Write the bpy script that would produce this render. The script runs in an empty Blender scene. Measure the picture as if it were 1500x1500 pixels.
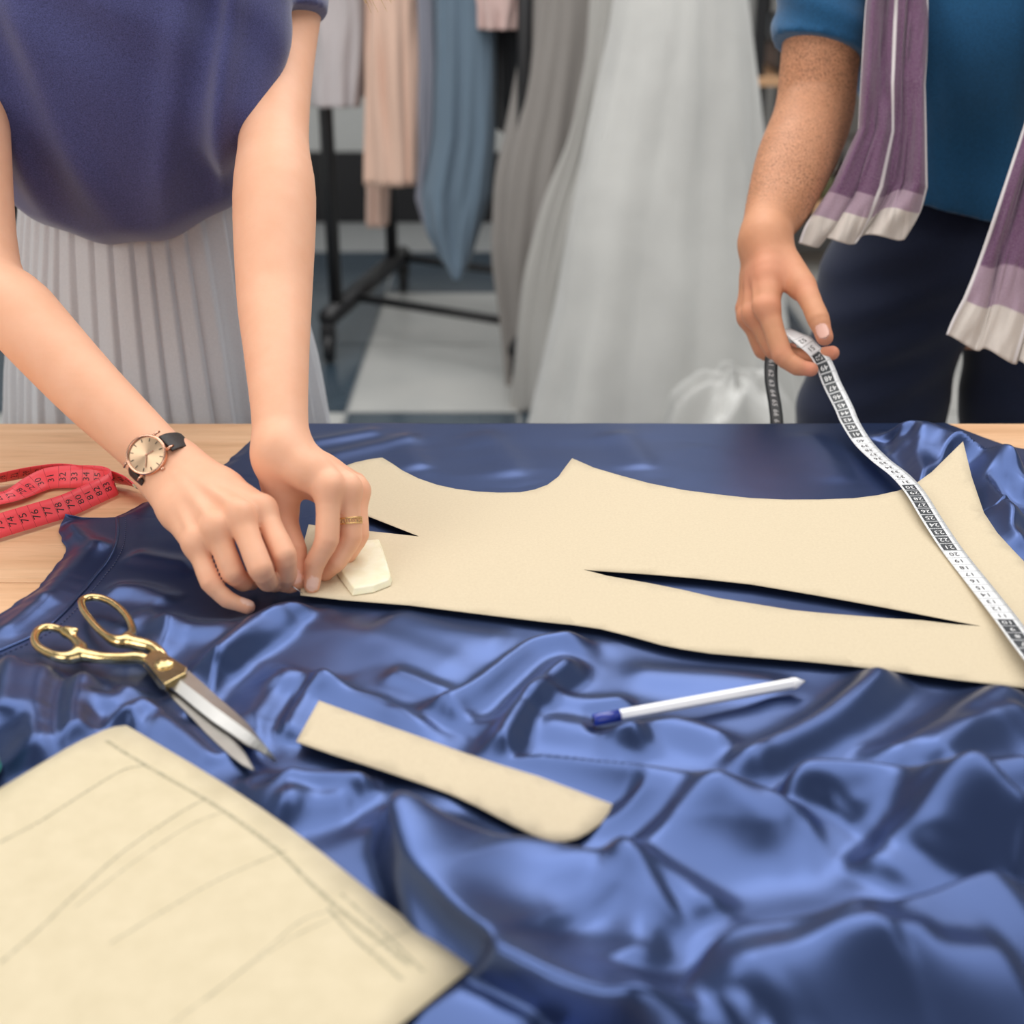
import bpy, bmesh, math, random
import numpy as np
from mathutils import Vector, Matrix
from mathutils.geometry import delaunay_2d_cdt
random.seed(4); RNG = np.random.default_rng(7)
sc = bpy.context.scene
COL = sc.collection
R = math.radians

# ------------------------------------------------------------------ camera, light, exposure
F = 2000.0; TH = R(24.0); T = 0.85; CZ = T + 0.507
CT, ST = math.cos(TH), math.sin(TH)
cam = bpy.data.cameras.new('camera'); cam_o = bpy.data.objects.new('camera', cam); COL.objects.link(cam_o)
cam_o.location = (0, 0, CZ); cam_o.rotation_euler = (R(90) - TH, 0, 0)
cam.sensor_width = 36; cam.lens = 36 * F / 1500; cam.clip_start = .02
cam.dof.use_dof = True; cam.dof.focus_distance = 1.22; cam.dof.aperture_fstop = 4.6
sc.camera = cam_o
sc.view_settings.view_transform = 'Standard'; sc.view_settings.look = 'None'
sc.view_settings.exposure = -0.42; sc.view_settings.gamma = 1.0; sc.view_settings.use_curve_mapping = False
w = bpy.data.worlds.new('world'); sc.world = w; w.use_nodes = True
w.node_tree.nodes['Background'].inputs[0].default_value = (.93, .95, 1, 1)
w.node_tree.nodes['Background'].inputs[1].default_value = .22

def area(name, loc, target, size, power, color=(1, 1, 1)):
    l = bpy.data.lights.new(name, 'AREA'); l.shape = 'RECTANGLE'; l.size, l.size_y = size
    l.energy = power; l.color = color
    o = bpy.data.objects.new(name, l); COL.objects.link(o); o.location = loc
    o.rotation_euler = (Vector(target) - Vector(loc)).to_track_quat('-Z', 'Y').to_euler()
    return o
area('ceiling_light', (.1, 2.15, 3.15), (.1, 1.9, .85), (4.6, 3.3), 170, (1, .985, .96))
area('window_light', (-2.4, -1.0, 2.3), (0, 1.3, 1.0), (2.0, 1.6), 60, (1, .97, .93))
area('front_fill_light', (1.0, -1.5, 1.75), (-.1, 1.2, .95), (2.2, 1.3), 24, (1, .96, .91))  # added camera-side fill to brighten the fingertips, no window stands there
area('workshop_light', (.6, 4.2, 3.6), (0, 4.6, 0), (4, 2), 70)

# ------------------------------------------------------------------ projection onto real places
def ray(px, py):
    u = (px - 750) / F; v = (py - 750) / F
    return np.array([u, CT - v * ST, -ST - v * CT])
def atz(px, py, z=0.0):            # point of height T+z seen at a pixel
    d = ray(px, py); t = (T + z - CZ) / d[2]
    return np.array([0, 0, CZ]) + d * t
def aty(px, py, Y):
    d = ray(px, py); t = Y / d[1]
    return np.array([0, 0, CZ]) + d * t
def atd(px, py, t):                # point at camera depth t
    return np.array([0, 0, CZ]) + ray(px, py) * t

# ------------------------------------------------------------------ object helpers
def tag(o, label=None, cat=None, group=None, kind=None):
    if label: o['label'] = label
    if cat: o['category'] = cat
    if group: o['group'] = group
    if kind: o['kind'] = kind
    return o
def empty(name, loc=(0, 0, 0), parent=None):
    o = bpy.data.objects.new(name, None); COL.objects.link(o); o.location = loc; o.empty_display_size = .05
    if parent: o.parent = parent
    return o
def link(name, me, mat=None, parent=None, smooth=True):
    if mat is not None:
        for m in (mat if isinstance(mat, (list, tuple)) else [mat]): me.materials.append(m)
    if smooth and len(me.polygons): me.polygons.foreach_set('use_smooth', np.ones(len(me.polygons), bool))
    o = bpy.data.objects.new(name, me); COL.objects.link(o)
    if parent is not None:
        o.parent = parent
        M = parent_world(parent); o.matrix_parent_inverse = M.inverted()
    return o
def parent_world(o):
    M = o.matrix_basis.copy()
    if o.parent: M = parent_world(o.parent) @ o.matrix_parent_inverse @ M
    return M
def fast_mesh(name, V, Q):
    me = bpy.data.meshes.new(name); V = np.asarray(V, np.float32); Q = np.asarray(Q, np.int32)
    me.vertices.add(len(V)); me.vertices.foreach_set('co', V.ravel())
    n = Q.shape[1]
    me.loops.add(Q.size); me.loops.foreach_set('vertex_index', Q.ravel())
    me.polygons.add(len(Q)); me.polygons.foreach_set('loop_start', np.arange(0, Q.size, n, dtype=np.int32))
    me.update(calc_edges=True); me.validate()
    return me
def mesh(name, V, Fc):
    me = bpy.data.meshes.new(name); me.from_pydata([tuple(map(float, v)) for v in V], [], [tuple(f) for f in Fc]); me.update()
    return me
def grid_mesh(name, P, uv=True, closed_u=False):
    """P: (nv, nu, 3) array of points"""
    nv, nu = P.shape[:2]
    idx = np.arange(nv * nu).reshape(nv, nu)
    if closed_u: idx = np.concatenate([idx, idx[:, :1]], 1)
    a, b, c, d = idx[:-1, :-1], idx[:-1, 1:], idx[1:, 1:], idx[1:, :-1]
    Q = np.stack([a, b, c, d], -1).reshape(-1, 4)
    me = fast_mesh(name, P.reshape(-1, 3), Q)
    if uv:
        l = me.uv_layers.new(name='UVMap'); nq = len(Q)
        cu = idx.shape[1]
        U, Vv = np.meshgrid(np.linspace(0, 1, cu), np.linspace(0, 1, nv))
        f = lambda A: np.stack([A[:-1, :-1], A[:-1, 1:], A[1:, 1:], A[1:, :-1]], -1).reshape(-1)
        l.data.foreach_set('uv', np.stack([f(U), f(Vv)], -1).ravel().astype(np.float32))
    return me
def vcol(me, C, name='tint'):
    a = me.attributes.new(name, 'FLOAT_COLOR', 'POINT')
    C = np.asarray(C, np.float32)
    if C.shape[1] == 3: C = np.concatenate([C, np.ones((len(C), 1), np.float32)], 1)
    a.data.foreach_set('color', C.ravel())
def solidify(o, t, offset=0):
    m = o.modifiers.new('solid', 'SOLIDIFY'); m.thickness = t; m.offset = offset; return o
def bevel(o, wd, seg=2, ang=35):
    m = o.modifiers.new('bevel', 'BEVEL'); m.width = wd; m.segments = seg; m.limit_method = 'ANGLE'; m.angle_limit = R(ang); return o
def subsurf(o, n=1):
    m = o.modifiers.new('sub', 'SUBSURF'); m.levels = n; m.render_levels = n; return o
def box_bm(bm, c, s, rot=None):
    r = bmesh.ops.create_cube(bm, size=1)
    M = Matrix.Translation(c) @ (rot.to_4x4() if rot is not None else Matrix.Identity(4)) @ Matrix.Diagonal((*s, 1))
    bmesh.ops.transform(bm, matrix=M, verts=r['verts'])
def bm_obj(name, bm, mat, parent=None, smooth=False):
    me = bpy.data.meshes.new(name); bm.to_mesh(me); bm.free()
    return link(name, me, mat, parent, smooth)
def box(name, c, s, mat, parent=None, bev=0, rot=None):
    bm = bmesh.new(); box_bm(bm, c, s, rot); o = bm_obj(name, bm, mat, parent)
    if bev: bevel(o, bev)
    return o
def catmull(P, n=8, closed=False):
    P = np.asarray(P, float)
    if closed: Q = np.concatenate([P[-1:], P, P[:2]])
    else: Q = np.concatenate([2 * P[:1] - P[1:2], P, 2 * P[-1:] - P[-2:-1]])
    out = []
    for i in range(1, len(Q) - 2):
        p0, p1, p2, p3 = Q[i - 1:i + 3]
        for k in range(n):
            t = k / n
            out.append(.5 * (2 * p1 + (p2 - p0) * t + (2 * p0 - 5 * p1 + 4 * p2 - p3) * t * t + (3 * p1 - p0 - 3 * p2 + p3) * t ** 3))
    if not closed: out.append(P[-1])
    return np.array(out)
def resample(P, n):
    d = np.r_[0, np.cumsum(np.linalg.norm(np.diff(P, axis=0), axis=1))]
    s = np.linspace(0, d[-1], n)
    return np.stack([np.interp(s, d, P[:, k]) for k in range(P.shape[1])], 1)
def tube_mesh(name, P, rad, n=12, cap=True, flat=1.0):
    P = np.asarray(P, float); m = len(P); rad = np.broadcast_to(rad, (m,))
    tan = np.gradient(P, axis=0); tan /= np.linalg.norm(tan, axis=1)[:, None] + 1e-12
    up = np.array([0, 0, 1.]) if abs(tan[0][2]) < .9 else np.array([0, 1., 0])
    V = []; u = np.cross(up, tan[0]); u /= np.linalg.norm(u)
    for i in range(m):
        u = u - tan[i] * np.dot(u, tan[i]); u /= np.linalg.norm(u); v = np.cross(tan[i], u)
        for k in range(n):
            a = 2 * math.pi * k / n
            V.append(P[i] + rad[i] * (math.cos(a) * u + math.sin(a) * v * flat))
    Fc = []
    for i in range(m - 1):
        for k in range(n):
            k2 = (k + 1) % n
            Fc.append((i * n + k, i * n + k2, (i + 1) * n + k2, (i + 1) * n + k))
    if cap:
        Fc.append(tuple(range(n - 1, -1, -1))); Fc.append(tuple(range((m - 1) * n, m * n)))
    return mesh(name, V, Fc)
def tube(name, P, rad, mat, parent=None, n=12):
    return link(name, tube_mesh(name, P, rad, n), mat, parent)
def cyl_between(name, a, b, r, mat, parent=None, n=24, bev=0):
    a = np.array(a, float); b = np.array(b, float)
    o = link(name, tube_mesh(name, [a, (a + b) / 2, b], r, n), mat, parent)
    if bev: bevel(o, bev)
    return o
def lathe(name, prof, mat, parent=None, loc=(0, 0, 0), n=32, rot=None):
    V = []; Fc = []
    for r, z in prof:
        for k in range(n):
            a = 2 * math.pi * k / n; V.append(Vector((r * math.cos(a), r * math.sin(a), z)))
    for i in range(len(prof) - 1):
        for k in range(n):
            k2 = (k + 1) % n; Fc.append((i * n + k, i * n + k2, (i + 1) * n + k2, (i + 1) * n + k))
    Fc.append(tuple(range(n - 1, -1, -1))); Fc.append(tuple(range((len(prof) - 1) * n, len(prof) * n)))
    M = Matrix.Translation(loc) @ (rot.to_4x4() if rot is not None else Matrix.Identity(4))
    V = [M @ v for v in V]
    return link(name, mesh(name, V, Fc), mat, parent)

# numpy value noise
_perm = np.random.default_rng(3).random((64, 64, 64)).astype(np.float32)
def vnoise(x, y, z=0.0):
    x = np.asarray(x, np.float32); y = np.asarray(y, np.float32); z = np.asarray(z, np.float32) + 0 * x
    xi = np.floor(x).astype(int); yi = np.floor(y).astype(int); zi = np.floor(z).astype(int)
    fx = x - xi; fy = y - yi; fz = z - zi
    s = lambda t: t * t * t * (t * (t * 6 - 15) + 10)
    fx, fy, fz = s(fx), s(fy), s(fz); r = 0
    for a in (0, 1):
        for b in (0, 1):
            for c in (0, 1):
                r = r + _perm[(xi + a) & 63, (yi + b) & 63, (zi + c) & 63] * (fx if a else 1 - fx) * (fy if b else 1 - fy) * (fz if c else 1 - fz)
    return r * 2 - 1
def fbm(x, y, z=0.0, o=3):
    r = 0; a = 1.
    for i in range(o): r = r + a * vnoise(x * 2 ** i + 17 * i, y * 2 ** i + 5 * i, z * 2 ** i + 9 * i); a *= .5
    return r
def sstep(a, b, x):
    t = np.clip((x - a) / (b - a), 0, 1); return t * t * (3 - 2 * t)
def in_poly(X, Y, poly):
    ins = np.zeros(X.shape, bool); n = len(poly)
    for i in range(n):
        x1, y1 = poly[i]; x2, y2 = poly[(i + 1) % n]
        c = ((y1 > Y) != (y2 > Y)) & (X < (x2 - x1) * (Y - y1) / (y2 - y1 + 1e-12) + x1)
        ins ^= c
    return ins
NXY = [0, 0]
def poly_dist(X, Y, poly, closed=True):
    """distance, signed side, parameter along a polyline"""
    best = np.full(X.shape, 1e9); side = np.zeros(X.shape); par = np.zeros(X.shape); NXY[0] = np.zeros(X.shape); NXY[1] = np.zeros(X.shape)
    n = len(poly); tot = 0; L = 0
    segs = [(poly[i], poly[(i + 1) % n]) for i in range(n if closed else n - 1)]
    tot = sum(math.hypot(b[0] - a[0], b[1] - a[1]) for a, b in segs)
    for a, b in segs:
        dx, dy = b[0] - a[0], b[1] - a[1]; l2 = dx * dx + dy * dy + 1e-12
        t = np.clip(((X - a[0]) * dx + (Y - a[1]) * dy) / l2, 0, 1)
        ex = X - a[0] - t * dx; ey = Y - a[1] - t * dy
        d = ex * ex + ey * ey; m = d < best; NXY[0] = np.where(m, -dy / math.sqrt(l2), NXY[0]); NXY[1] = np.where(m, dx / math.sqrt(l2), NXY[1])
        best = np.where(m, d, best); side = np.where(m, dx * ey - dy * ex, side)
        par = np.where(m, (L + t * math.sqrt(l2)) / tot, par); L += math.sqrt(l2)
    return np.sqrt(best), np.sign(side), par

# ------------------------------------------------------------------ materials
class NT:
    def __init__(s, name):
        s.m = bpy.data.materials.new(name); s.m.use_nodes = True; s.t = s.m.node_tree
        s.b = s.t.nodes['Principled BSDF']
    def n(s, typ, **kw):
        nd = s.t.nodes.new(typ)
        for k, v in kw.items():
            if k.startswith('i_'):
                key = k[2:]; key = int(key) if key.isdigit() else key
                nd.inputs[key].default_value = v
            else: setattr(nd, k, v)
        return nd
    def l(s, a, b): s.t.links.new(a, b)
    def ramp(s, fac, stops, interp='LINEAR'):
        r = s.n('ShaderNodeValToRGB'); cr = r.color_ramp; cr.interpolation = interp
        while len(cr.elements) < len(stops): cr.elements.new(.5)
        for e, (p, c) in zip(cr.elements, stops): e.position = p; e.color = (*c, 1)
        s.l(fac, r.inputs[0]); return r.outputs[0]
    def set(s, **kw):
        mp = dict(base='Base Color', rough='Roughness', metal='Metallic', spec='Specular IOR Level', sheen='Sheen Weight',
                  sss='Subsurface Weight', coat='Coat Weight', trans='Transmission Weight', alpha='Alpha', sheen_rough='Sheen Roughness',
                  ior='IOR', aniso='Anisotropic', coat_rough='Coat Roughness')
        for k, v in kw.items():
            i = s.b.inputs[mp[k]]
            if hasattr(v, 'is_linked') or isinstance(v, bpy.types.NodeSocket): s.l(v, i)
            elif isinstance(v, tuple) and len(v) == 3: i.default_value = (*v, 1)
            else: i.default_value = v
        return s
    def noise(s, scale, detail=3, rough=.5, vec=None, coord='Object', stretch=None):
        if vec is None:
            tc = s.n('ShaderNodeTexCoord'); vec = tc.outputs[coord]
        if stretch:
            mp = s.n('ShaderNodeMapping'); mp.inputs['Scale'].default_value = stretch; s.l(vec, mp.inputs[0]); vec = mp.outputs[0]
        nn = s.n('ShaderNodeTexNoise'); nn.inputs['Scale'].default_value = scale; nn.inputs['Detail'].default_value = detail
        nn.inputs['Roughness'].default_value = rough; s.l(vec, nn.inputs['Vector']); return nn.outputs['Fac']
    def bump(s, h, strength=.3, dist=.001):
        b = s.n('ShaderNodeBump'); b.inputs['Strength'].default_value = strength; b.inputs['Distance'].default_value = dist
        s.l(h, b.inputs['Height']); s.l(b.outputs[0], s.b.inputs['Normal']); return s
    def mix(s, a, b, fac, mode='MIX'):
        m = s.n('ShaderNodeMix', data_type='RGBA', blend_type=mode)
        for sock, v in ((m.inputs[6], a), (m.inputs[7], b), (m.inputs[0], fac)):
            if isinstance(v, bpy.types.NodeSocket): s.l(v, sock)
            elif isinstance(v, tuple): sock.default_value = (*v, 1)
            else: sock.default_value = v
        return m.outputs[2]
def srgb(r, g, b):
    f = lambda c: (c / 255 / 12.92) if c / 255 <= .04045 else ((c / 255 + .055) / 1.055) ** 2.4
    return (f(r), f(g), f(b))
def cloth(name, col, rough=.85, sheen=.3, var=.12, scale=350, bump=.25, stretch=None):
    s = NT(name); n1 = s.noise(scale, 2, .6, stretch=stretch)
    c = s.ramp(n1, [(.25, tuple(x * (1 - var) for x in col)), (.75, tuple(min(1, x * (1 + var)) for x in col))])
    s.set(base=c, rough=rough, sheen=sheen, spec=.25); s.bump(n1, bump, .0006); return s.m
def plain(name, col, rough=.5, metal=0., spec=.5, coat=0.):
    s = NT(name); n1 = s.noise(60, 3)
    c = s.ramp(n1, [(.3, tuple(x * .94 for x in col)), (.7, tuple(min(1, x * 1.05) for x in col))])
    s.set(base=c, rough=rough, metal=metal, spec=spec, coat=coat); return s.m

M = {}
s = NT('satin'); n1 = s.noise(900, 2, .6); n2 = s.noise(7, 2)
c = s.ramp(n2, [(.2, (.050, .080, .195)), (.8, (.060, .095, .225))])
s.set(base=c, rough=.31, metal=.84, spec=.6, sheen=.0, sheen_rough=.4, coat=.0); s.bump(n1, .12, .0003); M['satin'] = s.m
def wood(name, c1, c2, c3, ax='X'):
    s = NT(name); st = (1.2, 14, 14) if ax == 'X' else (14, 14, 1.2)
    nz = s.noise(3.2, 6, .62, stretch=st); n2 = s.noise(38, 3, .6, stretch=(.6, 12, 12) if ax == 'X' else (12, 12, .6))
    a = s.ramp(nz, [(.3, c1), (.55, c2), (.78, c3)])
    b = s.mix(a, (.32, .18, .09), s.ramp(n2, [(.56, (0, 0, 0)), (.75, (.35,) * 3)]))
    oi = s.n('ShaderNodeObjectInfo'); hv = s.n('ShaderNodeHueSaturation'); s.l(b, hv.inputs['Color'])
    mr = s.n('ShaderNodeMapRange'); mr.inputs[3].default_value = .9; mr.inputs[4].default_value = 1.1
    s.l(oi.outputs['Random'], mr.inputs[0]); s.l(mr.outputs[0], hv.inputs['Value'])
    s.set(base=hv.outputs[0], rough=.42, spec=.4); s.bump(nz, .15, .0006); return s.m
M['wood'] = wood('beech', (.78, .50, .30), (.68, .40, .22), (.52, .28, .14))
s = NT('kraft_paper'); n1 = s.noise(420, 3, .7); n2 = s.noise(1400, 1)
c = s.ramp(n1, [(.3, srgb(206, 190, 162)), (.7, srgb(213, 198, 170))])
fl = s.ramp(n2, [(.70, (0, 0, 0)), (.76, (.35,) * 3)])
c2 = s.mix(c, srgb(160, 135, 100), fl); s.set(base=c2, rough=.8, spec=.2); s.bump(n1, .12, .0003); M['kraft'] = s.m
s = NT('large_kraft_paper'); n1 = s.noise(60, 4, .7)
c = s.ramp(n1, [(.3, srgb(208, 194, 163)), (.7, srgb(216, 202, 172))]); s.set(base=c, rough=.8, spec=.2); M['kraft_pale'] = s.m
M['navy_thread'] = cloth('navy_thread', (.01, .02, .10), .7)
M['black_metal'] = plain('black_painted_metal', (.012, .012, .014), .4)
M['white_wall'] = plain('grey_wall', (.52, .53, .52), .9)
# ------------------------------------------------------------------ room
YB = atz(750, 620)[1]                       # far edge of the table
X0, X1 = -3.2, 3.4; Y0, Y1 = -1.6, 6.4
fl = NT('light_floor_tile'); nz = fl.noise(3, 4); fl.set(base=fl.ramp(nz, [(.3, (.40, .41, .40)), (.7, (.50, .50, .48))]), rough=.28); M['tile_light'] = fl.m
fl = NT('slate_floor_tile'); nz = fl.noise(5, 4); fl.set(base=fl.ramp(nz, [(.3, (.035, .055, .075)), (.7, (.06, .085, .11))]), rough=.18); M['tile_dark'] = fl.m
M['grout'] = plain('floor_base', (.30, .31, .31), .8)
tag(box('floor', ((X0 + X1) / 2, (Y0 + Y1) / 2, -.05), (X1 - X0, Y1 - Y0, .09), M['grout']), kind='structure')
floor = bpy.data.objects['floor']
tw, td = 0.502, .671; xo = -.482 - tw * 6; yo = 3.757 - td * 8
tm = {}
for k, mm in (('l', M['tile_light']), ('d', M['tile_dark'])):
    bm = bmesh.new(); box_bm(bm, (0, 0, -.006), (tw - .012, td - .012, .012)); me = bpy.data.meshes.new('tile'); bm.to_mesh(me); bm.free(); me.materials.append(mm); tm[k] = me
for i in range(-1, 15):
    for j in range(-1, 13):
        cx, cy = xo + (i + .5) * tw, yo + (j + .5) * td
        if not (X0 < cx - tw / 2 and cx + tw / 2 < X1 and Y0 < cy - td / 2 and cy + td / 2 < Y1): continue
        k = 'd' if (i, j) in ((5, 8), (5, 9), (5, 10), (6, 7), (6, 10), (4, 9), (10, 9), (7, 7), (3, 8), (10, 6), (8, 9)) else 'l'
        o = bpy.data.objects.new('tile', tm[k]); COL.objects.link(o); o.location = (cx, cy, .003); o.parent = floor
tag(box('wall_back', ((X0 + X1) / 2, Y1 + .05, 1.6), (X1 - X0, .1, 3.2), M['white_wall']), kind='structure')
tag(box('wall_left', (X0 - .05, (Y0 + Y1) / 2, 1.6), (.1, Y1 - Y0 + .2, 3.2), M['white_wall']), kind='structure')
tag(box('wall_right', (X1 + .05, (Y0 + Y1) / 2, 1.6), (.1, Y1 - Y0 + .2, 3.2), M['white_wall']), kind='structure')
tag(box('baseboard_back', ((X0 + X1) / 2, Y1 - .012, .16), (X1 - X0, .025, .32), M['black_metal'], bev=.004), kind='structure')

# ------------------------------------------------------------------ table
tbl = empty('work_table', (0, YB - .55, 0)); tag(tbl, 'beech plank work table under the blue satin, bare at its left end', 'table')
yj = [YB, atz(100, 709)[1], atz(100, 853)[1]]; dlt = .135
while yj[-1] > .28: yj.append(yj[-1] - dlt)
for a, b in zip(yj[1:], yj[:-1]):
    bm = bmesh.new(); box_bm(bm, (.05, (a + b) / 2, T - .0175), (2.5, b - a - .0012, .035))
    o = bm_obj('plank', bm, M['wood'], tbl); bevel(o, .0012, 2)
ye = yj[-1]
box('apron', (.05, YB - .06, T - .085), (2.3, .025, .1), M['wood'], tbl)
box('apron', (.05, ye + .06, T - .085), (2.3, .025, .1), M['wood'], tbl)
for sx in (-1.12, 1.22):
    for yy in (YB - .07, ye + .07): box('leg', (sx, yy, (T - .036) / 2), (.06, .06, T - .036), M['wood'], tbl, bev=.003)

# ------------------------------------------------------------------ paper outlines (table coordinates)
def pxpoly(L, z=0.01): return [tuple(atz(x, y, z)[:2]) for x, y in L]
PAT = [(485,690),(520,678),(543,673),(560,671),(575,680),(590,690),(613,701),(640,710),(668,716),(700,720),(730,721.5),(762,721),(783,717),(802,710),(818,698),(828,684),(838,671),(852,677),(870,685),(910,697),(950,708),(1000,718),(1050,724),(1100,729),(1150,731),(1200,731),(1250,730),(1285,727),(1315,723),(1340,717),(1362,709),(1385,698),(1405,686),
       (1420,722),(1440,760),(1460,787),(1480,808),(1500,828),(1530,850),(1570,872),(1575,940),(1560,1008),(1500,1007),(1450,1001),(1400,995),(1330,985),(1250,975),(1180,968),(1100,962),(1040,957),(1000,951),(970,945),(920,931),(880,921),(840,915),(800,911),(700,899),(600,887),(500,879),(440,872),(441,810),(452,768),(615,786),(466,727)]
DART = [(853,834),(880,836),(950,840),(1020,846),(1100,855),(1200,872),(1300,890),(1440,917),(1400,914),(1350,908),(1300,905),(1250,901),(1200,897),(1160,893),(1105,884),(1050,875),(1000,863),(950,853),(890,843)]
STRIP = [(467,1027),(510,1043),(560,1061),(620,1082),(680,1103),(740,1122),(790,1137),(845,1158),(897,1178),(892,1190),(880,1206),(862,1219),(845,1228),(828,1232),(808,1232),(780,1222),(740,1202),(700,1181),(660,1163),(620,1149),(580,1136),(540,1123),(487,1106),(434,1087)]
BIG = [(185,1062),(212,1078),(240,1095),(285,1122),(330,1150),(380,1183),(430,1218),(475,1252),(520,1288),(560,1320),(600,1350),(640,1378),(692,1418),(640,1460),(590,1500),(480,1590),(330,1700),(100,1800),(-200,1700),(-330,1450),(-190,1290),(-100,1222),(0,1157),(60,1120),(95,1098),(120,1084),(150,1070),(168,1064)]
ZP, ZS, ZBG = .0095, .0105, .013
pat_w, dart_w, strip_w, big_w = pxpoly(PAT, ZP), pxpoly(DART, ZP), pxpoly(STRIP, ZS), pxpoly(BIG, ZBG)

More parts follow.
